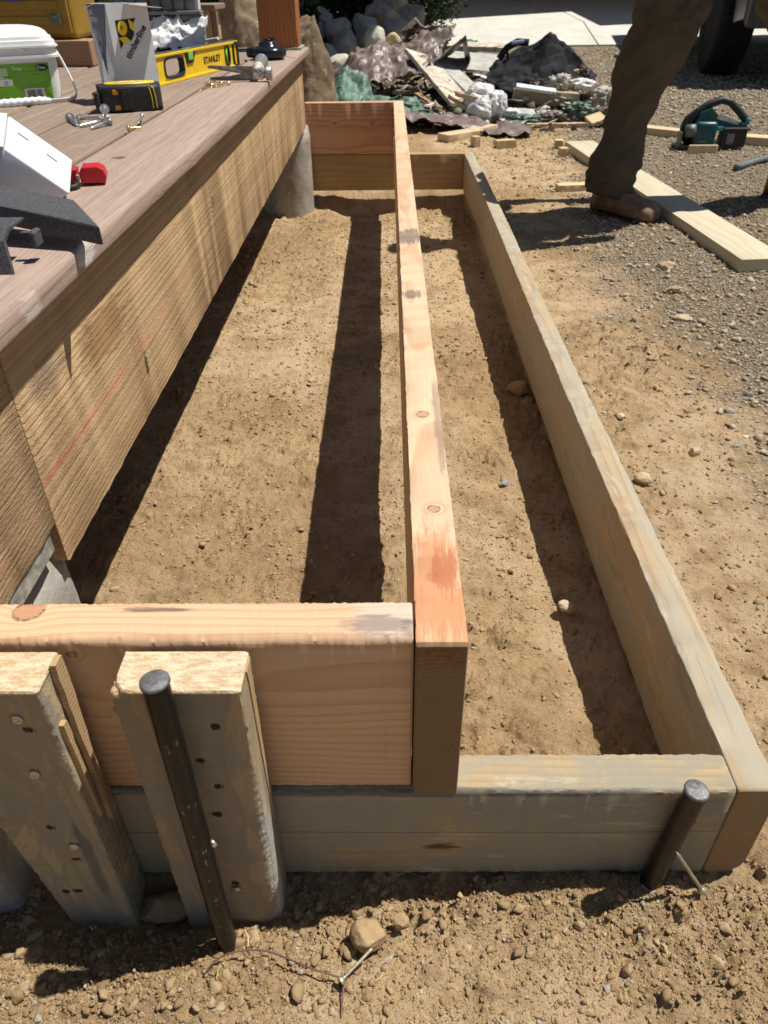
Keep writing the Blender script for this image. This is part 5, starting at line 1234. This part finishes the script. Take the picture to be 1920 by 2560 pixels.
# crumpled bags and cloth lumps
def lump(name, label, cat, c, r, mat, seed, amp=.35, fr=2.2, sub=5):
    V, F = ico(sub); sd = seed * 3.7
    a = V[:, 0] * fr + sd; b = V[:, 1] * fr + V[:, 2] * fr * .8
    q = 1 - np.abs(2 * vnoise(a, b, seed) - 1); q2 = 1 - np.abs(2 * vnoise(a * 2.3, b * 2.3 + V[:, 2] * 3, seed + 2) - 1); q3 = vnoise(a * 4, b * 4 + V[:, 0] * 4, seed + 4)
    V = V * (1 - amp + amp * (q * .95 + q2 * .3 + q3 * .12))[:, None] * np.array(r)
    return lab(from_np(name, V, F, mat, smooth=True, loc=c), label, cat)
lump("white_bag", "crumpled white bag at the foot of the sloping boards", "bag", (.50, 4.45, .085), (.085, .08, .085), Mwb, 1, .38, 1.5)
lump("white_bag", "white crumpled plastic lying along the sloping boards", "bag", (.53, 4.62, .155), (.085, .16, .05), Mwb, 2, .38, 1.5)
lump("white_bag", "round white bag right of the sloping boards", "bag", (.615, 4.50, .09), (.06, .07, .09), Mwb, 3, .38, 1.5)
lump("white_bag", "low white plastic wad in front of the beam", "bag", (.69, 4.5, .055), (.07, .05, .030), Mwb, 4, .38, 1.5)
lump("white_bag", "curled white plastic strip at the pile's right top", "bag", (1.18, 4.88, .160), (.085, .06, .035), Mwb, 5, .38, 1.5)
lump("insulation_wad", "fluffy grey insulation wad right of the black jacket", "insulation", (1.02, 4.88, .170), (.10, .08, .055), sheetmat("grey_fluff", (.42, .39, .33), (.60, .57, .50), .9, 60), 6, .7, 5)
lump("insulation_wad", "pale insulation lump at the pile's right end", "insulation", (1.33, 4.9, .075), (.12, .10, .07), sheetmat("pale_fluff", (.55, .52, .42), (.42, .38, .30), .9, 40), 7, .5, 4)
lump("green_bag", "crumpled green plastic under the insulation at right", "bag", (1.09, 4.5, .065), (.085, .07, .045), Mgt, 8, .6, 3)
lump("green_bag", "flat green plastic at the front centre of the pile", "bag", (.76, 4.45, .030), (.12, .07, .025), Mgt, 9, .6, 3)
lump("green_bag", "green bag showing behind the sloping boards", "bag", (.60, 6.3, .27), (.10, .1, .05), Mgt, 10, .4, 3)
lump("rag", "dark patterned rag right of the jacket", "rag", (1.17, 5.0, .215), (.075, .06, .045), sheetmat("dark_rag", (.10, .05, .045), (.04, .03, .035), .8, 40, c3=(.5, .48, .5)), 11, .5, 4)
lump("rubble_heap", "dark rubble filling the base of the pile", "rubble", (.62, 5.15, .02), (.72, .55, .10), sheetmat("rubble_dark", (.06, .05, .045), (.12, .10, .08), .9, 20, c3=(.25, .22, .18)), 12, .3, 6)
lump("rag", "brown rag on the ground at the pile's front right", "rag", (1.0, 4.5, .03), (.18, .08, .035), Mbt, 13, .5, 4)
# black jacket: draped cloth with a strap
JK = empty("black_jacket", (.92, 5.0, .05), label="black jacket thrown over the right half of the pile", cat="jacket", group=None)
J = [[(.58, 4.85, .16), (.62, 5.05, .26), (.70, 5.25, .24)], [(.66, 4.80, .12), (.72, 5.0, .29), (.82, 5.3, .29)], [(.75, 4.78, .10), (.86, 4.95, .33), (.93, 5.3, .34)], [(.86, 4.80, .17), (.96, 4.95, .425), (1.02, 5.2, .33)], [(1.0, 4.85, .20), (1.06, 4.97, .345), (1.12, 5.25, .28)], [(1.12, 4.9, .19), (1.17, 5.0, .24), (1.22, 5.2, .2)], [(1.22, 4.9, .14), (1.28, 5.0, .17), (1.3, 5.2, .1)]]
crumple("jacket_body", [[(a - .92, b - 5.0, c - .05) for a, b, c in r_] for r_ in J], Mbj, 150, 90, .034, 4.5, 21, .008, JK)
crumple("jacket_front", [[(-.34, -.15, .10), (-.30, -.18, -.02)], [(-.25, -.17, .12), (-.22, -.25, -.04)], [(-.17, -.2, .10), (-.15, -.24, -.03)], [(-.06, -.2, .12), (-.08, -.2, .04)]], Mbj, 40, 30, .018, 7, 22, .008, JK)
bm = bmesh.new(); bm_tube(bm, [(-.245, .05, .24), (-.20, .04, .30), (-.14, .03, .33), (-.07, .02, .325)], [(.012, .02)] * 4, 8); bm_tube(bm, [(-.20, .05, .30), (-.19, .05, .24)], .008, 6); from_bm("strap", bm, Mbj, JK, smooth=True)
bm = bmesh.new(); bm_box(bm, -.09, .03, .345, .08, .04, .02, .008, Matrix.Rotation(R(-8), 4, 'Y')); from_bm("blue_lining", bm, plain("lining_blue", (.25, .33, .48), .6), JK)
bm = bmesh.new(); bm_box(bm, 0, 0, .006, .32, .44, .010, .003, Matrix.Rotation(R(-2), 4, 'X')); bm_box(bm, -.01, -.15, .0135, .016, .045, .004, .001)
tag(from_bm("steel_tray", bm, plain("tray_metal", (.36, .40, .42), .35, .6, .1, 10), None, (-.47, 6.35, .02), (0, 0, R(5))), "flat blue grey metal plate lying on the ground left of the green plastic", "metal plate")

# driveway and garage ------------------------------------------------------
KD = .029
def dz(y): return .012 + KD * max(0, y - 10.35)
Mdrv = NT("driveway_concrete"); P = Mdrv.obj(); n = Mdrv.noise(Mdrv.map(P, (1, .35, 1), rot=(0, 0, .5)), 3.5, 5, .6); n2 = Mdrv.noise(P, 60, 4, .6)
c = Mdrv.mix(Mdrv.ss(.35, .65, n), (.52, .505, .45), (.60, .58, .52)); c = Mdrv.mix(Mdrv.m('MULTIPLY', Mdrv.ss(.5, .7, n2), .3), c, (.46, .44, .40)); Mdrv.out(c, .9, Mdrv.bump(n2, .3, .002), spec=.15)
bm = bmesh.new()
def slabpoly(p, th=.12):
    top = [bm.verts.new((x, y, dz(y))) for x, y in p]; bot = [bm.verts.new((x, y, dz(y) - th)) for x, y in p]
    bm.faces.new(top); bm.faces.new(bot[::-1])
    for i in range(len(p)): bm.faces.new((top[i], top[(i + 1) % len(p)], bot[(i + 1) % len(p)], bot[i]))
slabpoly([(.40, 10.35), (2.55, 10.35), (3.05, 13.6), (3.3, 19.5), (.90, 19.5), (.68, 14)])
slabpoly([(2.57, 10.35), (14, 10.35), (14, 19.5), (3.32, 19.5), (3.07, 13.6)])
tag(from_bm("driveway", bm, Mdrv.mat), kind='structure')
GA = empty("garage", (4, 19.5, 0), label="garage with grey panelled doors closing off the far side of the driveway", cat="garage")
bm = bmesh.new(); bm_box(bm, 5.0, .2, 1.4, 16.2, .2, 3.4); from_bm("wall", bm, plain("garage_wall", (.30, .29, .28), .8), GA)
for k, xx in enumerate((-1.0, 2.4, 5.8, 9.2)):
    bm = bmesh.new()
    for r_ in range(5): bm_box(bm, xx, .08, .28 + .24 + r_ * .45, 2.9, .05, .43, .01)
    from_bm("garage_door", bm, plain("door_grey", (.20, .18, .21), .6), GA)
# added unseen slab and posts, outlined to cast the wanted ground shadow
bm = bmesh.new(); HR = 3.3
ground_poly = [(-7, 6.3), (-.42, 6.55), (-.22, 7.05), (-.10, 7.5), (.22, 8.6), (.50, 11.0), (.72, 14.3), (3.36, 15.84), (3.22, 12.91), (3.6, 13.07), (13, 13.6), (13, 19.3), (-7, 19.3)]
rp = [(x + KX * (HR - dz(y)) - 4, y + KY * (HR - dz(y)) - 19.5) for x, y in ground_poly]
bm_prism(bm, rp, 'z', HR, HR + .14); from_bm("shade_slab", bm, plain("shade_slab_board", (.30, .25, .2), .8), GA)
for (x, y) in ((-6.5, 7.2), (-6.0, 13.5), (13.2, 14.6)):
    bm = bmesh.new(); bm_box(bm, x - 4, y - 19.5, HR / 2 - .02, .14, .14, HR, .005); from_bm("shade_slab_post", bm, Mtim, GA)

# pickup truck ---------------------------------------------------------------
TR = empty("pickup_truck", (2.82, 7.05, 0), (0, 0, R(-9)), label="dark pickup truck parked on the gravel, only its front wheel in view", cat="pickup truck")
Mtyre = plain("tyre_rubber", (.014, .014, .016), .85, 0, .2, 60, .5); Mtrk = plain("truck_paint", (.025, .028, .035), .25, 0, .05, 20, .03); Mrim = plain("rim_dark", (.03, .03, .033), .4, .7, .1, 60)
TRr = .43
def wheel(x, y, side):
    root = bpy.data.objects.new("wheel", None); COL.objects.link(root); root.parent = TR; root.location = (x, y, TRr)
    M = Matrix.Rotation(R(90 * side), 4, 'Y')
    bm = bmesh.new(); prof = [(.235, -.125), (.30, -.14), (.385, -.14), (.415, -.125), (.43, -.10), (.43, .10), (.415, .125), (.385, .14), (.30, .14), (.235, .125)]
    bm_lathe(bm, prof, 64, M)
    for k in range(56):
        for sx in (-.075, 0, .075):
            a = 2 * math.pi * (k + (.5 if sx == 0 else 0)) / 56; bm_box(bm, sx, 0, 0, .055, .034, .016, .002, Matrix.Rotation(a, 4, 'X') @ Matrix.Translation((0, 0, .434)), 1)
    from_bm("tyre", bm, Mtyre, root)
    bm = bmesh.new(); bm_lathe(bm, [(.06, .06), (.16, .07), (.215, .115), (.24, .125), (.236, .09), (.22, -.10), (.05, -.10)], 40, M)
    for k in range(6): bm_lathe(bm, [(.014, 0), (.012, .02)], 8, M @ Matrix.Translation((.08 * math.cos(k * math.pi / 3), .08 * math.sin(k * math.pi / 3), .066)))
    from_bm("rim", bm, Mrim, root, smooth=False)
wheel(0, 0, -1); wheel(1.65, 0, 1); wheel(0, 3.4, -1); wheel(1.65, 3.4, 1)
def archbody(bm, x0, x1):
    pts_ = [(-.92, .42), (-.60, .40)]
    pts_ += [(.56 * math.cos(R(a)), .40 + .56 * math.sin(R(a))) for a in range(180, -1, -20)]
    pts_ += [(3.4 + .56 * math.cos(R(a)), .40 + .56 * math.sin(R(a))) for a in range(180, -1, -20)] + [(4.6, .42), (4.6, 1.15), (2.5, 1.18), (-.75, 1.12), (-.95, .98)]
    bm_prism(bm, pts_, 'x', x0, x1, .02)
bm = bmesh.new(); archbody(bm, -.08, .06); archbody(bm, 1.59, 1.73); bm_box(bm, .825, 1.8, 1.02, 1.52, 5.3, .26, .02); bm_box(bm, .825, -.86, .75, 1.55, .10, .50, .03); from_bm("body", bm, Mtrk, TR)
bm = bmesh.new(); bm_prism(bm, [(.5, 1.12), (1.0, 1.72), (2.2, 1.78), (2.5, 1.15)], 'x', .0, 1.65, .04); from_bm("cab", bm, Mtrk, TR)
for xx in (-.004, 1.654):
    bm = bmesh.new(); bm_prism(bm, [(.70, 1.2), (1.05, 1.64), (2.1, 1.68), (2.3, 1.2)], 'x', xx - .006, xx + .006); from_bm("window", bm, plain("dark_glass", (.01, .012, .015), .08), TR)
bm = bmesh.new(); bm_box(bm, .825, -.98, .48, 1.80, .16, .20, .03); from_bm("bumper", bm, plain("bumper_dark", (.05, .05, .055), .5), TR)
for xx in (.15, 1.5):
    bm = bmesh.new(); bm_box(bm, xx, -.93, .86, .28, .05, .16, .02); from_bm("headlight", bm, plain("lamp_lens", (.5, .52, .55), .1), TR)
bm = bmesh.new(); bm_tube(bm, [(0, 0, TRr), (1.65, 0, TRr)], .05, 10); bm_tube(bm, [(0, 3.4, TRr), (1.65, 3.4, TRr)], .05, 10); bm_box(bm, .825, 1.7, .52, .9, 4.8, .14, .01); from_bm("chassis", bm, Mtyre, TR)

# worker ------------------------------------------------------------------------
PR = empty("person", (1.05, 2.45, 0), label="worker in brown work trousers and tan leather boots standing astride the plank, bent over", cat="person")
off = PR.location
def loft_np(path, rads, n=48, noise_=None, seed=0):
    """closed tube through points, elliptical radii (rx, ry); returns V,F"""
    path = [Vector(p) for p in path]; bm = bmesh.new(); bm_tube(bm, path, rads, n); return bm
def resample(ctrl, k=10):
    out = []
    n = len(ctrl)
    for i in range(n - 1):
        p0 = ctrl[max(i - 1, 0)]; p1 = ctrl[i]; p2 = ctrl[i + 1]; p3 = ctrl[min(i + 2, n - 1)]
        for j in range(k):
            t = j / k; out.append(tuple(.5 * ((2 * b) + (-a + c) * t + (2 * a - 5 * b + 4 * c - d) * t * t + (-a + 3 * b - 3 * c + d) * t ** 3) for a, b, c, d in zip(p0, p1, p2, p3)))
    out.append(tuple(ctrl[-1])); return out
def limb(bm, ctrl, k=10, n=32, wr=0, seed=0):
    """ctrl rows: x,y,z,rx,ry"""
    S_ = resample(ctrl, k); rings = bm_tube(bm, [s_[:3] for s_ in S_], [(s_[3], s_[4]) for s_ in S_], n)
    if wr:
        for i, rg_ in enumerate(rings):
            c = Vector(S_[i][:3]); m_ = len(rings)
            for j, v in enumerate(rg_):
                a = 2 * math.pi * j / n; z = v.co.z
                q = vnoise(np.array([z * 17 + math.sin(a) * 1.3 + math.cos(a) * z * 3 + seed]), np.array([math.cos(a) * 1.8 + z * 6]), seed)[0]
                q2 = vnoise(np.array([z * 48 + math.sin(a) * 2.6 + seed]), np.array([math.cos(a) * 2.2 - z * 14]), seed + 3)[0]
                d = (v.co - c); v.co = c + d * (1 + wr * ((1 - abs(2 * q - 1)) - .5) + wr * .5 * ((1 - abs(2 * q2 - 1)) - .5))
    return rings
def remeshed(name, bm, mat, vox, parent, smooth_it=4):
    for v in bm.verts: v.co -= off
    o = from_bm(name, bm, mat, parent, smooth=True)
    md = o.modifiers.new("union", 'REMESH'); md.mode = 'VOXEL'; md.voxel_size = vox; md.use_smooth_shade = True
    if smooth_it:
        m2 = o.modifiers.new("soft", 'SMOOTH'); m2.iterations = smooth_it; m2.factor = .5
    return o
Mtrou = NT("brown_canvas"); P = Mtrou.obj(); n = Mtrou.noise(P, 8, 4, .6); c = Mtrou.mix(Mtrou.ss(.35, .65, n), (.082, .068, .046), (.105, .088, .062)); Mtrou.out(c, .92, Mtrou.bump(Mtrou.noise(P, 500, 3), .4, .001), spec=.1)
Mboot = plain("boot_leather", (.20, .125, .075), .65, 0, .15, 30, .5); Msole = plain("boot_sole", (.06, .045, .035), .85, 0, .2, 60)
Mskin = plain("skin", (.42, .25, .17), .55, 0, .05, 20, .1); Mshirt = plain("shirt_cloth", (.045, .055, .045), .9, 0, .15, 20, .3); Mhair = plain("hair", (.03, .02, .015), .7, 0, .2, 200, .6)
bm = bmesh.new()
limb(bm, [(.762, 2.42, .078, .080, .076), (.764, 2.42, .092, .086, .082), (.765, 2.42, .118, .078, .074), (.767, 2.42, .138, .088, .083), (.768, 2.42, .160, .080, .076), (.770, 2.42, .185, .084, .080), (.778, 2.42, .25, .072, .076), (.795, 2.43, .36, .074, .080), (.812, 2.42, .45, .083, .085), (.838, 2.41, .53, .092, .092), (.872, 2.42, .64, .098, .102), (.93, 2.44, .78, .105, .110), (.985, 2.46, .90, .10, .105)], 12, 56, .27, 3)
limb(bm, [(1.51, 2.64, .085, .070, .075), (1.51, 2.64, .13, .072, .078), (1.505, 2.63, .18, .070, .074), (1.48, 2.61, .28, .073, .078), (1.44, 2.57, .40, .080, .084), (1.395, 2.53, .49, .087, .088), (1.325, 2.51, .60, .100, .100), (1.225, 2.49, .74, .108, .110), (1.10, 2.47, .89, .10, .105)], 12, 56, .25, 8)
limb(bm, [(1.07, 2.47, .80, .12, .14), (1.065, 2.46, .88, .13, .18), (1.045, 2.45, .97, .125, .17), (1.03, 2.44, 1.0, .11, .16)], 8, 36, .05, 5)
remeshed("trousers", bm, Mtrou.mat, .0065, PR, 2)
# body: one continuous surface
bm = bmesh.new()
limb(bm, [(1.05, 2.45, .90, .105, .155), (1.02, 2.43, 1.02, .105, .15), (.95, 2.42, 1.14, .11, .165), (.87, 2.42, 1.22, .11, .18), (.81, 2.42, 1.265, .09, .12), (.775, 2.42, 1.28, .06, .062), (.73, 2.42, 1.29, .058, .058)], 8, 32)
limb(bm, [(.745, 2.42, 1.275, .055, .055), (.70, 2.42, 1.27, .075, .085), (.655, 2.42, 1.255, .078, .095), (.61, 2.42, 1.235, .070, .085), (.575, 2.42, 1.22, .045, .05)], 8, 32)
limb(bm, [(.66, 2.42, 1.20, .02, .018), (.652, 2.42, 1.168, .012, .014)], 4, 12)        # nose
for sy_ in (-1, 1): limb(bm, [(.69, 2.42 + sy_ * .085, 1.255, .020, .012), (.675, 2.42 + sy_ * .098, 1.275, .016, .008)], 3, 10)  # ears
def armhand(bm, sh, el, wr_, dirf, side):
    sh, el, wr_ = Vector(sh), Vector(el), Vector(wr_)
    limb(bm, [(*sh, .060, .055), (*sh.lerp(el, .5), .050, .047), (*el, .042, .040)], 6, 20)
    limb(bm, [(*el, .042, .040), (*el.lerp(wr_, .4), .041, .037), (*wr_, .028, .024)], 6, 20)
    d = Vector(dirf).normalized(); s_ = Vector((0, side, 0)) if abs(d.y) < .8 else Vector((1, 0, 0)); s_ = (s_ - d * s_.dot(d)).normalized(); n_ = d.cross(s_)
    pc = wr_ + d * .05
    limb(bm, [(*wr_, .028, .022), (*(wr_ + d * .04), .040, .018), (*(wr_ + d * .09), .042, .015)], 6, 18)
    for k, L_ in enumerate((.070, .078, .072, .056)):
        b0 = wr_ + d * .085 + s_ * (.030 - k * .020); m1 = b0 + d * L_ * .45 + n_ * .006; m2 = m1 + (d * .8 + n_ * .6) * L_ * .32; m3 = m2 + (d * .45 + n_ * .9) * L_ * .26
        limb(bm, [(*b0, .0095, .0095), (*m1, .0088, .0088), (*m2, .0080, .0080), (*m3, .0068, .0068)], 3, 10)
    t0 = wr_ + d * .03 + s_ * .034; t1 = t0 + (d * .5 + s_ * .8) * .034; t2 = t1 + (d * .85 + s_ * .25) * .032
    limb(bm, [(*t0, .012, .011), (*t1, .0105, .010), (*t2, .0085, .008)], 3, 10)
armhand(bm, (.83, 2.25, 1.20), (.80, 2.16, .95), (.90, 2.17, .80), (.55, .10, -.55), 1)
armhand(bm, (.84, 2.60, 1.20), (.84, 2.74, .97), (1.0, 2.74, .86), (.75, -.15, -.3), -1)
remeshed("body", bm, Mskin, .0052, PR, 2)
bm = bmesh.new()
limb(bm, [(1.055, 2.45, .88, .125, .175), (1.02, 2.43, 1.02, .122, .168), (.95, 2.42, 1.14, .126, .180), (.87, 2.42, 1.225, .124, .195), (.805, 2.42, 1.268, .09, .115)], 8, 32, .06, 4)
for sh, el in (((.83, 2.25, 1.20), (.80, 2.16, .95)), ((.84, 2.60, 1.20), (.84, 2.74, .97))):
    sh, el = Vector(sh), Vector(el); limb(bm, [(*(sh + Vector((.02, .05 * (1 if sh.y < 2.4 else -1), .01))), .080, .075), (*sh, .074, .070), (*sh.lerp(el, .62), .066, .062)], 6, 24, .06, 6)
remeshed("shirt", bm, Mshirt, .009, PR, 2)
bm = bmesh.new(); limb(bm, [(.725, 2.42, 1.315, .070, .060), (.68, 2.42, 1.325, .082, .055), (.625, 2.42, 1.30, .080, .045), (.585, 2.42, 1.265, .055, .03)], 6, 28, .08, 7); remeshed("hair", bm, Mhair, .007, PR, 1)
def boot(ax, ay, dirx, diry, z0):
    d = Vector((dirx, diry, 0)).normalized(); s_ = Vector((-d.y, d.x, 0))
    bm = bmesh.new(); M = Matrix.Translation((ax, ay, z0)) @ Matrix((d, s_, Vector((0, 0, 1)))).transposed().to_4x4()
    secs = [(-.080, .012, .032, .046), (-.070, .016, .042, .080), (-.04, .022, .046, .095), (.01, .022, .047, .105), (.05, .020, .049, .090), (.09, .018, .054, .070), (.125, .018, .055, .064), (.155, .018, .050, .058), (.175, .020, .034, .040)]
    # horizontal sections front to back: (x along the foot, bottom, half width, height)
    rings = []
    for (x, zb, hw, hh) in secs:
        ring = []
        for k in range(24):
            a = 2 * math.pi * k / 24; y = hw * math.copysign(abs(math.cos(a)) ** .75, math.cos(a)); z = zb + hh * .5 + hh * .5 * math.copysign(abs(math.sin(a)) ** .8, math.sin(a)); ring.append(bm.verts.new((x, y, z)))
        rings.append(ring)
    for i in range(len(rings) - 1):
        for k in range(24): bm.faces.new((rings[i][k], rings[i][(k + 1) % 24], rings[i + 1][(k + 1) % 24], rings[i + 1][k]))
    bm.faces.new(rings[0][::-1]); bm.faces.new(rings[-1])
    limb(bm, [(-.035, 0, .05, .046, .050), (-.03, 0, .10, .050, .052), (-.03, 0, .19, .054, .055)], 5, 24)
    for v in bm.verts: v.co = M @ v.co
    o = remeshed("boot", bm, Mboot, .006, PR, 3)
    bm = bmesh.new(); outl = [(x, hw + .006) for x, _, hw, _ in secs] ; pts_ = [(x * 1.02, -h) for x, h in outl] + [(x * 1.02, h) for x, h in outl[::-1]]
    bm_prism(bm, pts_, 'z', 0, .020, .004)
    for v in bm.verts: v.co = M @ v.co - off
    so_ = from_bm("sole", bm, Msole, PR); so_.parent = o
    bm = bmesh.new()
    for k in range(5):
        x = .045 + k * .012; zz = .088 - k * .010
        bm_tube(bm, [M @ Vector((x - .002, -.022, zz - .006)), M @ Vector((x, 0, zz + .006)), M @ Vector((x + .002, .022, zz - .006))], .003, 6)
    for v in bm.verts: v.co -= off
    lc = from_bm("laces", bm, plain("lace_brown", (.10, .06, .04), .8), PR); lc.parent = o
boot(.785, 2.415, .62, -.74, -.004); boot(1.505, 2.64, .9, -.5, .0)

# footing, straw and loose scraps ------------------------------------------
bm = bmesh.new(); bm_box(bm, -.012, .008, -.02, .13, .09, .19, .012, Matrix.Rotation(R(9), 4, 'Z') @ Matrix.Rotation(R(5), 4, 'X'), 3)
bmesh.ops.subdivide_edges(bm, edges=bm.edges[:], cuts=5, use_grid_fill=True)
for v in bm.verts: v.co *= 1 + .05 * (vnoise(np.array([v.co.x * 40 + v.co.z * 31]), np.array([v.co.y * 40 - v.co.z * 22]), 5)[0] - .5)
tag(from_bm("concrete_footing", bm, Mconc, None, (-.432, -.004, .045), smooth=True), "rough grey concrete footing beside the intact topped stake", "concrete footing")
rs = random.Random(12); bm = bmesh.new()
for k in range(70):
    x, y = rs.uniform(-.5, .7), rs.uniform(-.32, -.03) if k < 40 else rs.uniform(.1, 2.2)
    if k >= 40: x = rs.uniform(-.3, .26) if rs.random() < .5 else rs.uniform(.35, 1.0)
    a = rs.uniform(0, 6.28); L_ = rs.uniform(.004, .016); z = gz(x, y) + .003
    bm_tube(bm, [(x, y, z), (x + L_ * .5 * math.cos(a), y + L_ * .5 * math.sin(a), z + rs.uniform(0, .003)), (x + L_ * math.cos(a + .2), y + L_ * math.sin(a + .2), z)], rs.uniform(.0003, .0007), 5)
tag(from_bm("straw_bits", bm, plain("straw", (.50, .38, .20), .8, 0, .2)), "bits of straw and splinters strewn on the soil", "straw", kind='stuff')
rng = np.random.default_rng(8); n = 620
px = np.concatenate([rng.uniform(-.45, 1.35, 420), rng.uniform(.0, 1.3, 200)]); py = np.concatenate([rng.uniform(4.4, 5.7, 420), rng.uniform(4.25, 4.7, 200)])
prof = np.interp(px, [-.45, -.2, .1, .4, .7, 1.0, 1.3, 1.4], [.03, .10, .16, .14, .15, .16, .10, .02]) * sstep(4.25, 5.0, py)
pz = prof * (.5 + .7 * rng.random(n)) + .008
a = rng.normal(size=(n, 3)); a[:, 2] *= .35; a /= np.linalg.norm(a, axis=1)[:, None]; b = np.cross(a, rng.normal(size=(n, 3)) * .3 + np.array([0, 0, 1])); b /= np.linalg.norm(b, axis=1)[:, None]
La = (.012 + .05 * rng.random(n) ** 2)[:, None]; Lb = La * (.15 + .6 * rng.random(n))[:, None]; c = np.stack([px, py, pz], -1); nn_ = np.cross(a, b) * La * .25 * rng.normal(size=(n, 1))
V = np.stack([c - a * La - b * Lb, c - b * Lb * 1.2 + nn_, c + a * La - b * Lb * .6, c + a * La * .8 + b * Lb, c + b * Lb * .9 + nn_, c - a * La * .9 + b * Lb * .7], 1).reshape(-1, 3)
i0 = np.arange(n) * 6; F = np.concatenate([np.stack([i0, i0 + 1, i0 + 4, i0 + 5], -1), np.stack([i0 + 1, i0 + 2, i0 + 3, i0 + 4], -1)])
o = from_np("litter", V, F, pebble_mat("litter", [(0, (.05, .045, .04)), (.3, (.16, .12, .09)), (.5, (.34, .29, .22)), (.7, (.50, .47, .42)), (.85, (.70, .69, .66)), (.95, (.12, .2, .15)), (1, (.10, .17, .12))]))
at_ = o.data.attributes.new('tint', 'FLOAT', 'POINT'); at_.data.foreach_set('value', np.repeat(rng.random(n), 6).astype(np.float32))
md = o.modifiers.new("thick", 'SOLIDIFY'); md.thickness = .003
tag(o, "torn scraps, chips and plastic shreds littering the rubbish pile", "litter", kind='stuff')
